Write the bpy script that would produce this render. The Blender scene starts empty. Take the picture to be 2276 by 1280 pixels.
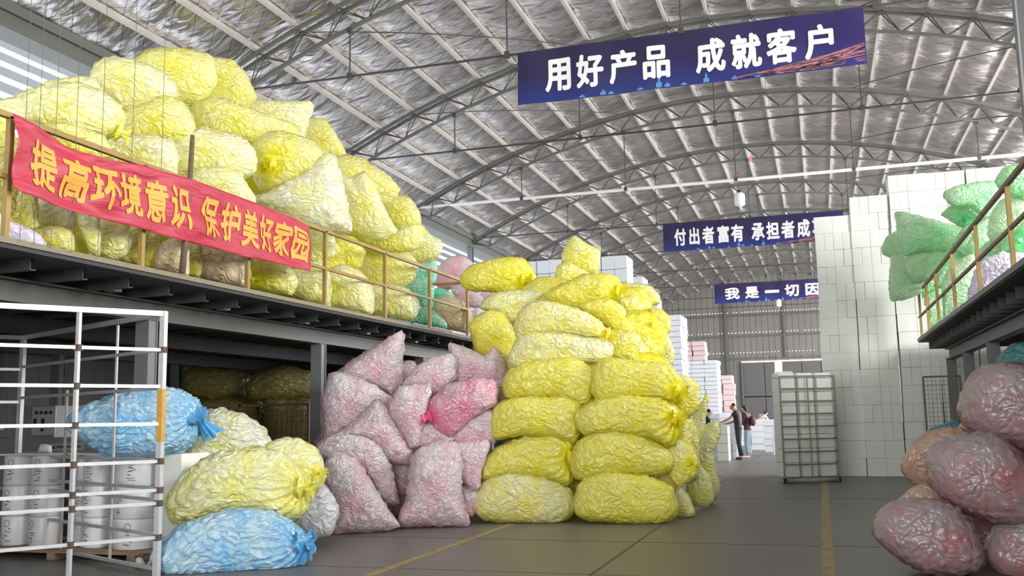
import bpy, bmesh, math, random
import numpy as np
from mathutils import Matrix, Vector

random.seed(7)
rng = np.random.default_rng(11)
scene = bpy.context.scene
C = scene.collection

# ------------------------------------------------------------------ camera
EYE = np.array([0.0, 0.0, 1.45])
FPX = 2155.0
def cam_axes(yaw, pitch, roll):
    cy, sy, cp, sp = math.cos(yaw), math.sin(yaw), math.cos(pitch), math.sin(pitch)
    f = np.array([-sy * cp, cy * cp, sp]); r = np.array([cy, sy, 0.0]); u = np.cross(r, f)
    cr, sr = math.cos(roll), math.sin(roll)
    return np.array([cr * r + sr * u, -sr * r + cr * u, f])
AX = cam_axes(0.30483, 0.13276, -0.01833)
cam = bpy.data.cameras.new('camera')
cam.sensor_width = 36.0
cam.lens = 36.0 * FPX / 2276.0
cam.clip_start, cam.clip_end = 0.1, 300
cam_o = bpy.data.objects.new('camera', cam)
m = Matrix.Identity(4)
for i in range(3):
    m[i][0], m[i][1], m[i][2], m[i][3] = AX[0][i], AX[1][i], -AX[2][i], EYE[i]
cam_o.matrix_world = m
C.objects.link(cam_o)
scene.camera = cam_o

# ------------------------------------------------------------------ light
scene.view_settings.view_transform = 'Standard'
scene.view_settings.look = 'None'
scene.view_settings.gamma = 1.0
scene.view_settings.use_curve_mapping = False
scene.view_settings.exposure = 0.52
world = bpy.data.worlds.new('sky'); scene.world = world
world.use_nodes = True
wb = world.node_tree.nodes['Background']
wb.inputs[0].default_value = (0.86, 0.93, 1.0, 1); wb.inputs[1].default_value = 1.6

def area(name, loc, direction, sx, sy, power, col=(1, 1, 1)):
    l = bpy.data.lights.new(name, 'AREA'); l.shape = 'RECTANGLE'
    l.size, l.size_y, l.energy, l.color = sx, sy, power, col
    o = bpy.data.objects.new(name, l); C.objects.link(o)
    o.location = loc
    o.rotation_euler = Vector(direction).to_track_quat('-Z', 'Z').to_euler()
    return o
# daylight through the wide open front of the hall, and lamps added for assumed, unseen openings in the right wall
area('daylight_front_opening', (-3.9, -7.5, 4.4), (-0.03, 1, -0.05), 8.2, 6.5, 900, (1, 0.98, 0.95))
for k, y in enumerate((2, 14, 26, 38, 50, 62)):
    area('assumed_clerestory_light', (8.35, y, 6.5), (-1, 0, -0.12), 10.5, 3.0, (2500 if y < 20 else 1900), (1, 0.98, 0.94))
for k, y in enumerate((34, 46, 58)):
    area('assumed_door_light', (8.35, y, 2.1), (-1, 0, 0.0), 8, 3.6, 520, (0.97, 0.98, 1.0))

# ------------------------------------------------------------------ pixel helpers (photo frame 2276 x 1280)
def ray(x, y):
    d = AX.T @ np.array([x - 1138.0, 640.0 - y, FPX]); return d / d[1]
def at_y(x, y, Y): return EYE + ray(x, y) * Y
def at_x(x, y, X):
    d = ray(x, y); return EYE + d * (X / d[0])
def at_z(x, y, Z):
    d = ray(x, y); return EYE + d * ((Z - EYE[2]) / d[2])

# ------------------------------------------------------------------ object helpers
def tag(o, label=None, cat=None, group=None, kind=None):
    if label: o['label'] = label
    if cat: o['category'] = cat
    if group: o['group'] = group
    if kind: o['kind'] = kind
    return o
def thing(name, label, cat, loc=(0, 0, 0), rz=0.0, group=None):
    o = bpy.data.objects.new(name, None); C.objects.link(o)
    o.empty_display_size = 0.1
    o.location = loc; o.rotation_euler = (0, 0, rz)
    return tag(o, label, cat, group)
def link_mesh(name, me, parent=None, loc=None):
    o = bpy.data.objects.new(name, me); C.objects.link(o)
    if parent is not None: o.parent = parent
    if loc is not None: o.location = loc
    return o
def copy_tree(o, parent=None):
    c = o.copy(); C.objects.link(c)
    if parent is not None: c.parent = parent
    for ch in list(o.children): copy_tree(ch, c)
    return c

class MB:
    """collects boxes, bars and tubes, then links them as one mesh object"""
    def __init__(s): s.v, s.f = [], []
    def quad_box(s, pts):
        b = len(s.v); s.v += [tuple(p) for p in pts]
        s.f += [(b, b+3, b+2, b+1), (b+4, b+5, b+6, b+7), (b, b+1, b+5, b+4), (b+1, b+2, b+6, b+5), (b+2, b+3, b+7, b+6), (b+3, b, b+4, b+7)]
        return s
    def box(s, x0, x1, y0, y1, z0, z1):
        return s.quad_box([(x0, y0, z0), (x1, y0, z0), (x1, y1, z0), (x0, y1, z0), (x0, y0, z1), (x1, y0, z1), (x1, y1, z1), (x0, y1, z1)])
    def bar(s, p, q, w, h=None, up=(0, 0, 1)):
        p, q = np.array(p, float), np.array(q, float); h = h or w
        d = (q - p) / np.linalg.norm(q - p); u = np.array(up, float)
        if abs(d @ u) > 0.95: u = np.array([1.0, 0, 0])
        a = np.cross(d, u); a /= np.linalg.norm(a); b = np.cross(a, d)
        c = [-a*w/2-b*h/2, a*w/2-b*h/2, a*w/2+b*h/2, -a*w/2+b*h/2]
        return s.quad_box([p+c[0], p+c[1], p+c[2], p+c[3], q+c[0], q+c[1], q+c[2], q+c[3]])
    def tube(s, pts, r, n=8, cap=True):
        pts = [np.array(p, float) for p in pts]; rings = []
        rs = r if isinstance(r, (list, tuple)) else [r] * len(pts)
        for i, p in enumerate(pts):
            d = pts[min(i+1, len(pts)-1)] - pts[max(i-1, 0)]; d = d / np.linalg.norm(d)
            u = np.array([0, 0, 1.0]) if abs(d[2]) < 0.9 else np.array([1.0, 0, 0])
            a = np.cross(d, u); a /= np.linalg.norm(a); b = np.cross(a, d)
            base = len(s.v); rings.append(base)
            for k in range(n):
                t = 2*math.pi*k/n
                s.v.append(tuple(p + rs[i]*(a*math.cos(t) + b*math.sin(t))))
        for i in range(len(pts)-1):
            for k in range(n):
                k2 = (k+1) % n
                s.f.append((rings[i]+k, rings[i]+k2, rings[i+1]+k2, rings[i+1]+k))
        if cap:
            s.f.append(tuple(rings[0]+k for k in range(n))[::-1]); s.f.append(tuple(rings[-1]+k for k in range(n)))
        return s
    def mesh(s, name, mat, smooth=False):
        me = bpy.data.meshes.new(name); me.from_pydata(s.v, [], s.f)
        bm = bmesh.new(); bm.from_mesh(me); bmesh.ops.recalc_face_normals(bm, faces=bm.faces); bm.to_mesh(me); bm.free()
        me.materials.append(mat)
        if smooth: me.polygons.foreach_set('use_smooth', [True]*len(me.polygons))
        me.update(); return me
    def build(s, name, mat, parent=None, smooth=False): return link_mesh(name, s.mesh(name, mat, smooth), parent)

# ------------------------------------------------------------------ materials
def nt(name):
    mt = bpy.data.materials.new(name); mt.use_nodes = True
    t = mt.node_tree; return mt, t, t.nodes['Principled BSDF']
def node(t, typ, **kw):
    n = t.nodes.new(typ)
    for k, v in kw.items(): setattr(n, k, v)
    return n
def mixcol(t, fac, a, b):
    n = node(t, 'ShaderNodeMix', data_type='RGBA')
    for sock, val in ((n.inputs[0], fac), (n.inputs[6], a), (n.inputs[7], b)):
        if hasattr(val, 'is_output'): t.links.new(val, sock)
        elif isinstance(val, (int, float)): sock.default_value = val
        else: sock.default_value = (*val, 1)
    return n.outputs[2]
def ramp(t, fac, a, b):
    n = node(t, 'ShaderNodeMapRange'); t.links.new(fac, n.inputs[0])
    n.inputs[1].default_value, n.inputs[2].default_value = a, b
    return n.outputs[0]
def tex_noise(t, scale, detail=3.0, distortion=0.0, vec=None, rough=0.5):
    n = node(t, 'ShaderNodeTexNoise'); n.inputs['Scale'].default_value = scale
    n.inputs['Detail'].default_value = detail; n.inputs['Distortion'].default_value = distortion
    n.inputs['Roughness'].default_value = rough
    if vec is not None: t.links.new(vec, n.inputs['Vector'])
    return n.outputs[0]
def objcoord(t): return node(t, 'ShaderNodeTexCoord').outputs['Object']
def bump(t, height, strength, dist, bsdf, prev=None):
    b = node(t, 'ShaderNodeBump'); b.inputs['Strength'].default_value = strength; b.inputs['Distance'].default_value = dist
    t.links.new(height, b.inputs['Height'])
    if prev is not None: t.links.new(prev, b.inputs['Normal'])
    t.links.new(b.outputs[0], bsdf.inputs['Normal']); return b.outputs[0]
def plain(name, col, rough=0.6, metal=0.0, var=0.08, scale=6.0, bumpd=0.0):
    mt, t, b = nt(name)
    c = objcoord(t); n = tex_noise(t, scale, 4, 0, c)
    dark = tuple(x*(1-var*2) for x in col); lite = tuple(min(1, x*(1+var)) for x in col)
    t.links.new(mixcol(t, n, dark, lite), b.inputs['Base Color'])
    b.inputs['Roughness'].default_value = rough; b.inputs['Metallic'].default_value = metal
    if bumpd: bump(t, tex_noise(t, scale*6, 4, 0, c), 0.6, bumpd, b)
    return mt
def film(name, pale, deep, bias=0.0, translucent=0.32, rough=0.40, bump_s=1.0, chips=1.0, size=1.0, crease=1.0):
    """plastic film over foam chips: pale where it lies tight on a chip, deep colour where it hangs loose or is gathered"""
    mt, t, b = nt(name)
    c = objcoord(t)
    at = node(t, 'ShaderNodeAttribute', attribute_name='loose').outputs['Fac']
    nn = node(t, 'ShaderNodeTexNoise'); nn.inputs['Scale'].default_value = 3.0/size; nn.inputs['Detail'].default_value = 2; t.links.new(c, nn.inputs['Vector'])
    wv = node(t, 'ShaderNodeVectorMath', operation='MULTIPLY_ADD'); t.links.new(nn.outputs['Color'], wv.inputs[0]); wv.inputs[1].default_value = (0.6*size,)*3; t.links.new(c, wv.inputs[2])
    mp = node(t, 'ShaderNodeMapping'); t.links.new(wv.outputs[0], mp.inputs[0]); mp.inputs['Scale'].default_value = (1, 1, 2.1); mp.inputs['Rotation'].default_value = (0.5, 0.7, 0.3)
    v = node(t, 'ShaderNodeTexVoronoi', feature='DISTANCE_TO_EDGE'); v.inputs['Scale'].default_value = 5.6/size; t.links.new(mp.outputs[0], v.inputs['Vector'])
    plateau = ramp(t, v.outputs['Distance'], 0.0, 0.26)       # 0 in the gaps between chips, 1 on a chip
    n1 = tex_noise(t, 1.5, 3, 0.5, c)
    ad = node(t, 'ShaderNodeMath', operation='MULTIPLY_ADD'); t.links.new(n1, ad.inputs[0]); ad.inputs[1].default_value = 2.6; ad.inputs[2].default_value = -1.02 + bias
    g2 = node(t, 'ShaderNodeMath', operation='MULTIPLY_ADD'); t.links.new(plateau, g2.inputs[0]); g2.inputs[1].default_value = -0.42*chips; g2.inputs[2].default_value = 0.22*chips
    g3 = node(t, 'ShaderNodeMath', operation='ADD'); t.links.new(g2.outputs[0], g3.inputs[0]); t.links.new(ad.outputs[0], g3.inputs[1])
    sm = node(t, 'ShaderNodeMath', operation='ADD', use_clamp=True); t.links.new(g3.outputs[0], sm.inputs[0]); t.links.new(at, sm.inputs[1])
    col = mixcol(t, sm.outputs[0], pale, deep)
    t.links.new(col, b.inputs['Base Color'])
    b.inputs['Roughness'].default_value = rough; b.inputs['IOR'].default_value = 1.45
    b.inputs['Specular IOR Level'].default_value = 0.5
    b.inputs['Coat Weight'].default_value = 0.9; b.inputs['Coat Roughness'].default_value = 0.14
    calm = ramp(t, at, 0.7, 0.05)
    def bumpc(h, strength, dist, prev=None):
        out = bump(t, h, strength, dist, b, prev)
        k = node(t, 'ShaderNodeMath', operation='MULTIPLY'); t.links.new(calm, k.inputs[0]); k.inputs[1].default_value = strength
        t.links.new(k.outputs[0], out.node.inputs['Strength']); return out
    p = bumpc(plateau, 0.60*bump_s, 0.024*size)
    def creases(scale, dist, strength, prev):
        n = tex_noise(t, scale, 2, 1.6, c)
        s = node(t, 'ShaderNodeMath', operation='SUBTRACT'); t.links.new(n, s.inputs[0]); s.inputs[1].default_value = 0.5
        a = node(t, 'ShaderNodeMath', operation='ABSOLUTE'); t.links.new(s.outputs[0], a.inputs[0])
        return bumpc(ramp(t, a.outputs[0], 0.0, 0.11), strength, dist, prev)
    p = creases(5.5/size, -0.012*size, 0.36*crease*bump_s, p)
    p = creases(13/size, -0.006*size, 0.34*crease*bump_s, p)
    p = bumpc(tex_noise(t, 26/size, 3, 1.0, c), 0.26*bump_s, 0.010*size, p)
    t.links.new(p, b.inputs['Coat Normal'])
    if translucent:
        tr = node(t, 'ShaderNodeBsdfTranslucent'); t.links.new(col, tr.inputs[0]); t.links.new(p, tr.inputs['Normal'])
        mx = node(t, 'ShaderNodeMixShader'); mx.inputs[0].default_value = translucent
        t.links.new(b.outputs[0], mx.inputs[1]); t.links.new(tr.outputs[0], mx.inputs[2])
        t.links.new(mx.outputs[0], t.nodes['Material Output'].inputs[0])
    return mt

FILM = {
    'y':  film('yellow_film', (0.94, 0.93, 0.46), (0.92, 0.86, 0.03)),
    'yp': film('pale_yellow_film', (0.94, 0.94, 0.64), (0.92, 0.88, 0.12), -0.05, bump_s=0.95, crease=0.7),
    'yd': film('deep_yellow_film', (0.91, 0.88, 0.24), (0.88, 0.80, 0.01), 0.05, bump_s=0.75),
    'yf': film('cream_yellow_film', (0.92, 0.91, 0.54), (0.88, 0.80, 0.05), 0.0, bump_s=0.8),
    'yw': film('whitish_yellow_film', (0.93, 0.93, 0.80), (0.92, 0.88, 0.26), -0.12, bump_s=1.05, crease=0.8),
    'pk': film('pink_film', (0.92, 0.85, 0.88), (0.92, 0.40, 0.54), -0.14, bump_s=1.4, chips=0.7, size=0.6),
    'ps': film('strong_pink_film', (0.90, 0.70, 0.77), (0.90, 0.16, 0.32), -0.05, bump_s=1.4, size=0.6),
    'pe': film('peach_film', (0.84, 0.76, 0.56), (0.80, 0.60, 0.30), 0.0),
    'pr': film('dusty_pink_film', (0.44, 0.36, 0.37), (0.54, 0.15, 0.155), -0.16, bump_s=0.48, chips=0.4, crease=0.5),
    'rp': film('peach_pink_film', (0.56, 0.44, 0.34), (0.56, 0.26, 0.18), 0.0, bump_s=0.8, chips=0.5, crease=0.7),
    'gr': film('green_film', (0.74, 0.92, 0.68), (0.20, 0.80, 0.32), 0.0, bump_s=1.3, size=0.65),
    'gp': film('pale_green_film', (0.80, 0.91, 0.70), (0.36, 0.80, 0.40), -0.03, bump_s=1.3, size=0.65),
    'ga': film('aqua_green_film', (0.62, 0.90, 0.78), (0.08, 0.68, 0.46), 0.0),
    'bl': film('blue_film', (0.60, 0.83, 0.93), (0.10, 0.50, 0.92), -0.10, bump_s=0.95, crease=0.7),
    'wh': film('clear_film', (0.90, 0.91, 0.94), (0.72, 0.77, 0.84), -0.1),
    'li': film('lilac_film', (0.88, 0.84, 0.94), (0.70, 0.64, 0.82), -0.1),
    'dk': film('shaded_yellow_film', (0.30, 0.27, 0.10), (0.26, 0.21, 0.02), 0.0),  # darker copy of the yellow film, the shade under the platform put into its colour
    'te': film('teal_film', (0.10, 0.36, 0.36), (0.02, 0.22, 0.24), 0.0),
    'bt': film('dark_blue_film', (0.12, 0.34, 0.42), (0.03, 0.20, 0.30), 0.0),
}
M = {
    'y':  film('yellow_film', (0.90, 0.86, 0.42), (0.86, 0.72, 0.02)),
    'yp': film('pale_yellow_film', (0.90, 0.90, 0.68), (0.88, 0.80, 0.12)),
    'yd': film('deep_yellow_film', (0.84, 0.78, 0.20), (0.76, 0.62, 0.01), 0.1),
    'yf': film('cream_yellow_film', (0.90, 0.89, 0.66), (0.86, 0.76, 0.10), -0.02),
    'yw': film('whitish_yellow_film', (0.90, 0.90, 0.80), (0.88, 0.84, 0.30), -0.1),
    'pk': film('pink_film', (0.86, 0.72, 0.76), (0.84, 0.24, 0.36), -0.08),
    'ps': film('strong_pink_film', (0.86, 0.62, 0.68), (0.84, 0.14, 0.28), 0.05),
    'pe': film('peach_film', (0.84, 0.76, 0.56), (0.80, 0.60, 0.34), 0.0),
    'pr': film('dusty_pink_film', (0.80, 0.62, 0.64), (0.80, 0.22, 0.22), -0.12, bump_s=0.8),
    'rp': film('peach_pink_film', (0.82, 0.66, 0.56), (0.80, 0.40, 0.30), 0.0),
    'gr': film('green_film', (0.62, 0.88, 0.60), (0.12, 0.70, 0.24), 0.0),
    'gp': film('pale_green_film', (0.74, 0.88, 0.62), (0.30, 0.76, 0.36), 0.0),
    'ga': film('aqua_green_film', (0.62, 0.88, 0.76), (0.10, 0.64, 0.44), 0.0),
    'bl': film('blue_film', (0.58, 0.80, 0.90), (0.10, 0.44, 0.86), -0.05),
    'wh': film('clear_film', (0.88, 0.89, 0.92), (0.74, 0.78, 0.84), -0.1),
    'li': film('lilac_film', (0.86, 0.82, 0.92), (0.70, 0.64, 0.82), -0.1),
    'dk': film('shaded_yellow_film', (0.30, 0.27, 0.10), (0.26, 0.21, 0.02), 0.0),
    'te': film('teal_film', (0.12, 0.42, 0.42), (0.02, 0.26, 0.28), 0.0),
    'bt': film('dark_blue_film', (0.16, 0.42, 0.50), (0.04, 0.24, 0.34), 0.0),
}
M = {
    'steel': plain('painted_dark_steel', (0.12, 0.12, 0.123), 0.5, 0.0, 0.12),
    'beam': plain('grey_steel_beam', (0.075, 0.075, 0.072), 0.5, 0.0, 0.12),
    'joist': plain('grey_channel_steel', (0.085, 0.085, 0.09), 0.45, 0.2, 0.1),
    'column': plain('grey_column_steel', (0.19, 0.195, 0.20), 0.5, 0.0, 0.1, 3),
    'deck': plain('dark_deck_plate', (0.04, 0.04, 0.042), 0.7),
    'lip': plain('tan_edge_board', (0.24, 0.21, 0.14), 0.7),
    'rail': plain('ochre_painted_rail', (0.34, 0.22, 0.05), 0.5, 0.0, 0.2, 5),
    'railr': plain('rusty_brown_rail', (0.22, 0.15, 0.08), 0.6, 0.0, 0.25, 6),
    'galv': plain('galvanised_tube', (0.68, 0.68, 0.69), 0.4, 0.35, 0.12, 12),
    'weld': plain('rusty_weld', (0.12, 0.08, 0.06), 0.8, 0.0, 0.3, 20),
    'tape': plain('brown_packing_tape', (0.62, 0.36, 0.10), 0.3, 0.0, 0.15, 14, 0.004),
    'truss': plain('truss_grey_paint', (0.14, 0.14, 0.13), 0.5, 0.2, 0.1, 3),
    'trussd': plain('truss_dark_rod', (0.05, 0.05, 0.05), 0.6),
    'purlin': plain('pale_purlin_steel', (0.52, 0.50, 0.465), 0.45, 0.2, 0.08, 2),
    'gutter': plain('grey_eave_gutter', (0.11, 0.115, 0.105), 0.5, 0.1, 0.08, 2),
    'wire': plain('thin_dark_wire', (0.10, 0.10, 0.08), 0.6),
    'stick': plain('bark_stick', (0.16, 0.11, 0.07), 0.8, 0, 0.3, 10),
    'white': plain('white_plastic', (0.82, 0.82, 0.82), 0.5),
    'foam': None,
    'cage': plain('brown_cage_steel', (0.16, 0.12, 0.07), 0.6),
    'cart': plain('green_grey_cart_steel', (0.20, 0.21, 0.17), 0.5, 0.2),
    'rubber': plain('black_rubber', (0.03, 0.03, 0.03), 0.8),
    'cab': plain('grey_machine_paint', (0.20, 0.20, 0.205), 0.5),
    'cabl': plain('light_panel_paint', (0.36, 0.36, 0.36), 0.4),
    'black': plain('black_plastic', (0.02, 0.02, 0.02), 0.4),
    'wood': plain('pallet_wood', (0.36, 0.25, 0.15), 0.8, 0, 0.2, 8),
    'ink': plain('black_marker_ink', (0.06, 0.06, 0.07), 0.7),
    'letter': plain('white_lettering', (0.86, 0.86, 0.88), 0.6, 0, 0.02),
    'gold': plain('yellow_lettering', (0.74, 0.37, 0.06), 0.6, 0, 0.05),
    'line': None,
}
def foam_mat(name, col, tintv=0.05):
    mt, t, b = nt(name)
    c = objcoord(t)
    rnd = node(t, 'ShaderNodeObjectInfo').outputs['Random']
    a = mixcol(t, rnd, tuple(x*(1-tintv) for x in col), col)
    n = tex_noise(t, 5, 3, 0, c)
    t.links.new(mixcol(t, n, tuple(x*0.93 for x in col), a), b.inputs['Base Color'])
    b.inputs['Roughness'].default_value = 0.7
    bump(t, tex_noise(t, 60, 2, 0, c), 0.3, 0.004, b)
    return mt
M['foam'] = foam_mat('white_foam', (0.84, 0.86, 0.81))
M['foamw'] = foam_mat('bright_white_foam', (0.72, 0.74, 0.78))
M['foamp'] = foam_mat('pale_pink_foam', (0.74, 0.56, 0.56))
M['foamr'] = foam_mat('red_wrapped_foam', (0.85, 0.25, 0.30))
M['foamg'] = foam_mat('grey_green_foam', (0.62, 0.66, 0.60))
M['roll'] = None
def roll_mat():
    mt, t, b = nt('stretch_wrapped_roll')
    c = objcoord(t)
    mp = node(t, 'ShaderNodeMapping'); t.links.new(c, mp.inputs[0]); mp.inputs['Scale'].default_value = (1.5, 1.5, 30)
    n = tex_noise(t, 2.0, 4, 0.3, mp.outputs[0])
    t.links.new(mixcol(t, n, (0.72, 0.72, 0.74), (0.86, 0.86, 0.87)), b.inputs['Base Color'])
    b.inputs['Roughness'].default_value = 0.3
    bump(t, n, 0.3, 0.01, b); return mt
M['roll'] = roll_mat()
def floor_mat():
    mt, t, b = nt('worn_concrete')
    c = objcoord(t)
    n = tex_noise(t, 0.35, 5, 0.5, c); n2 = tex_noise(t, 6, 5, 0, c)
    a = mixcol(t, n, (0.108, 0.099, 0.091), (0.170, 0.160, 0.150))
    t.links.new(mixcol(t, ramp(t, n2, 0.35, 0.7), a, (0.150, 0.141, 0.131)), b.inputs['Base Color'])
    b.inputs['Roughness'].default_value = 0.42; b.inputs['Specular IOR Level'].default_value = 0.4
    bump(t, n2, 0.15, 0.01, b); return mt
M['floor'] = floor_mat()
M['joint'] = plain('dark_floor_joint', (0.07, 0.065, 0.06), 0.8)
def line_mat():
    mt, t, b = nt('worn_yellow_line')
    n = tex_noise(t, 7, 5, 0, objcoord(t))
    t.links.new(mixcol(t, ramp(t, n, 0.30, 0.55), (0.15, 0.138, 0.122), (0.36, 0.26, 0.09)), b.inputs['Base Color'])
    b.inputs['Roughness'].default_value = 0.6; return mt
M['line'] = line_mat()
def foil_mat():
    """silver insulation foil, crumpled, held by a thin diagonal wire net"""
    mt, t, b = nt('silver_roof_foil')
    uv = node(t, 'ShaderNodeUVMap').outputs[0]      # metres: u across the arch, v along the hall
    mp = node(t, 'ShaderNodeMapping'); t.links.new(uv, mp.inputs[0]); mp.inputs['Scale'].default_value = (0.9, 2.6, 1); mp.inputs['Rotation'].default_value = (0, 0, 0.10)
    w1 = tex_noise(t, 1.15, 2, 0.7, mp.outputs[0], 0.45); w2 = tex_noise(t, 2.8, 2, 0.8, mp.outputs[0])
    n = tex_noise(t, 0.8, 3, 0, uv)
    base = mixcol(t, n, (0.54, 0.50, 0.495), (0.72, 0.68, 0.675))
    sep = node(t, 'ShaderNodeSeparateXYZ'); t.links.new(uv, sep.inputs[0])
    lines = None
    for s in (1, -1):
        a = node(t, 'ShaderNodeMath', operation='MULTIPLY_ADD'); t.links.new(sep.outputs[0], a.inputs[0]); a.inputs[1].default_value = 0.9*s
        t.links.new(sep.outputs[1], a.inputs[2])
        d = node(t, 'ShaderNodeMath', operation='DIVIDE'); t.links.new(a.outputs[0], d.inputs[0]); d.inputs[1].default_value = 0.62
        f = node(t, 'ShaderNodeMath', operation='FRACT'); t.links.new(d.outputs[0], f.inputs[0])
        l = node(t, 'ShaderNodeMath', operation='LESS_THAN'); t.links.new(f.outputs[0], l.inputs[0]); l.inputs[1].default_value = 0.03
        if lines is None: lines = l.outputs[0]
        else:
            mx = node(t, 'ShaderNodeMath', operation='MAXIMUM'); t.links.new(lines, mx.inputs[0]); t.links.new(l.outputs[0], mx.inputs[1]); lines = mx.outputs[0]
    t.links.new(mixcol(t, lines, base, (0.22, 0.21, 0.20)), b.inputs['Base Color'])
    b.inputs['Metallic'].default_value = 0.92; b.inputs['Roughness'].default_value = 0.31
    p = bump(t, w1, 0.8, 0.16, b); p = bump(t, w2, 0.35, 0.05, b, p)
    return mt
M['foil'] = foil_mat()
def rib_mat(name, col, axis, pitch=0.28):
    mt, t, b = nt(name)
    c = objcoord(t); sep = node(t, 'ShaderNodeSeparateXYZ'); t.links.new(c, sep.inputs[0])
    d = node(t, 'ShaderNodeMath', operation='DIVIDE'); t.links.new(sep.outputs[axis], d.inputs[0]); d.inputs[1].default_value = pitch
    f = node(t, 'ShaderNodeMath', operation='FRACT'); t.links.new(d.outputs[0], f.inputs[0])
    r = node(t, 'ShaderNodeMath', operation='LESS_THAN'); t.links.new(f.outputs[0], r.inputs[0]); r.inputs[1].default_value = 0.14
    n = tex_noise(t, 0.7, 4, 0, c)
    a = mixcol(t, n, tuple(x*0.85 for x in col), tuple(x*1.1 for x in col))
    t.links.new(mixcol(t, r.outputs[0], a, tuple(x*0.6 for x in col)), b.inputs['Base Color'])
    b.inputs['Roughness'].default_value = 0.5
    bump(t, r.outputs[0], 0.8, -0.03, b); return mt
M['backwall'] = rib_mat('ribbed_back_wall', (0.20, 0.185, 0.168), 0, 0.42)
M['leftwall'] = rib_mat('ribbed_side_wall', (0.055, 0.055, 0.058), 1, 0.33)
M['door'] = plain('grey_sliding_door', (0.12, 0.115, 0.115), 0.5, 0, 0.06, 0.7)
def emis(name, col, s):
    mt, t, b = nt(name)
    n = tex_noise(t, 3, 2, 0, objcoord(t))
    t.links.new(mixcol(t, n, tuple(x*0.9 for x in col), col), b.inputs['Emission Color'])
    b.inputs['Emission Strength'].default_value = s; b.inputs['Base Color'].default_value = (*col, 1); return mt
M['sky'] = emis('daylight_gap', (1, 1, 1), 1.3)
M['slit'] = emis('daylight_slit', (1.0, 0.97, 0.66), 1.0)
M['skylight'] = emis('skylight_sheet', (0.95, 0.97, 1.0), 1.15)
def blue_mat():
    """printed banner cloth: navy with brighter blue toward the printed skyline and violet at one end"""
    mt, t, b = nt('navy_banner_print')
    g = node(t, 'ShaderNodeUVMap').outputs[0]
    sep = node(t, 'ShaderNodeSeparateXYZ'); t.links.new(g, sep.inputs[0])
    n = tex_noise(t, 2.2, 2, 0, g)
    a = mixcol(t, ramp(t, sep.outputs[1], 0.55, 0.0), (0.010, 0.005, 0.055), (0.008, 0.022, 0.18))
    cc = mixcol(t, ramp(t, sep.outputs[0], 2.5, 6.0), a, (0.015, 0.005, 0.11))
    t.links.new(mixcol(t, n, cc, a), b.inputs['Base Color'])
    b.inputs['Roughness'].default_value = 0.5; return mt
M['navy'] = blue_mat()
M['city'] = plain('printed_pale_blue', (0.10, 0.28, 0.60), 0.5)
M['streak'] = plain('printed_orange_streak', (0.55, 0.22, 0.22), 0.5, 0, 0.3, 4)
def red_mat():
    mt, t, b = nt('red_banner_cloth')
    c = objcoord(t)
    t.links.new(mixcol(t, tex_noise(t, 2, 2, 0, c), (0.40, 0.026, 0.055), (0.50, 0.042, 0.078)), b.inputs['Base Color'])
    b.inputs['Roughness'].default_value = 0.5
    mp = node(t, 'ShaderNodeMapping'); t.links.new(c, mp.inputs[0]); mp.inputs['Scale'].default_value = (1, 0.7, 3)
    bump(t, tex_noise(t, 2.4, 3, 1.0, mp.outputs[0]), 0.6, 0.06, b); return mt
M['red'] = red_mat()

# ------------------------------------------------------------------ the hall
XC, ZC, RAD = -2.06, -10.30, 21.42
Y0, Y1 = -8.0, 71.2
EAVE = -29.7
def arc(a, r=RAD, xc=XC):
    a = math.radians(a); return xc + r*math.sin(a), ZC + r*math.cos(a)

MB().box(-13.2, 8.8, Y0, Y1+0.3, -0.15, 0).build('floor', M['floor'])['kind'] = 'structure'
tl = MB().box(-4.20, -4.10, 6.0, 13.0, 0.001, 0.004).build('trim_1', M['line']); tl['kind'] = 'structure'
tl = MB().box(-0.09, 0.03, 9.0, 21.5, 0.001, 0.004).build('trim_2', M['line']); tl['kind'] = 'structure'
j = MB()
j.box(-2.13, -2.105, 6, 60, 0.0005, 0.002).box(-13, 8, 11.35, 11.37, 0.0005, 0.002).box(-13, 8, 23.9, 23.92, 0.0005, 0.002)
j.box(-13, 8, 9.0, 9.012, 0.0005, 0.002).box(-13, 8, 17.4, 17.42, 0.0005, 0.002).box(-13, 8, 30, 30.02, 0.0005, 0.002)
j.build('trim_3', M['joint'])['kind'] = 'structure'

def roof(name, xc, a0, a1, y0, y1, r, mat, na, ny, sag, face=0):
    av = np.linspace(a0, a1, na+1); yv = np.linspace(y0, y1, ny+1)
    A, Yg = np.meshgrid(av, yv, indexing='ij')
    ph = ((A + 24.4) / 2.69) % 1.0
    yb = ((Yg - 17.2) / 6.0) % 1.0
    rr = r - sag*np.sin(np.pi*ph)*(0.6+0.4*np.sin(np.pi*yb))
    rr = rr - sag*0.35*np.sin(Yg*5.1+A*0.9)*np.sin(A*2.3+Yg*1.7)
    X = xc + rr*np.sin(np.radians(A)); Z = ZC + rr*np.cos(np.radians(A))
    v = np.stack([X, Yg, Z], -1).reshape(-1, 3)
    idx = np.arange((na+1)*(ny+1)).reshape(na+1, ny+1)
    f = np.stack([idx[:-1, :-1], idx[:-1, 1:], idx[1:, 1:], idx[1:, :-1]], -1).reshape(-1, 4)
    me = bpy.data.meshes.new(name); me.from_pydata(v.tolist(), [], f.tolist())
    uvl = me.uv_layers.new(name='UVMap')
    U = np.stack([np.radians(A)*r, Yg], -1).reshape(-1, 2)
    uvl.data.foreach_set('uv', U[f.reshape(-1)].reshape(-1))
    me.materials.append(mat); me.polygons.foreach_set('use_smooth', [True]*len(me.polygons))
    return link_mesh(name, me)
roof('ceiling', XC, EAVE, -EAVE, Y0, Y1, RAD+0.17, M['foil'], 132, 320, 0.085)['kind'] = 'structure'
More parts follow.
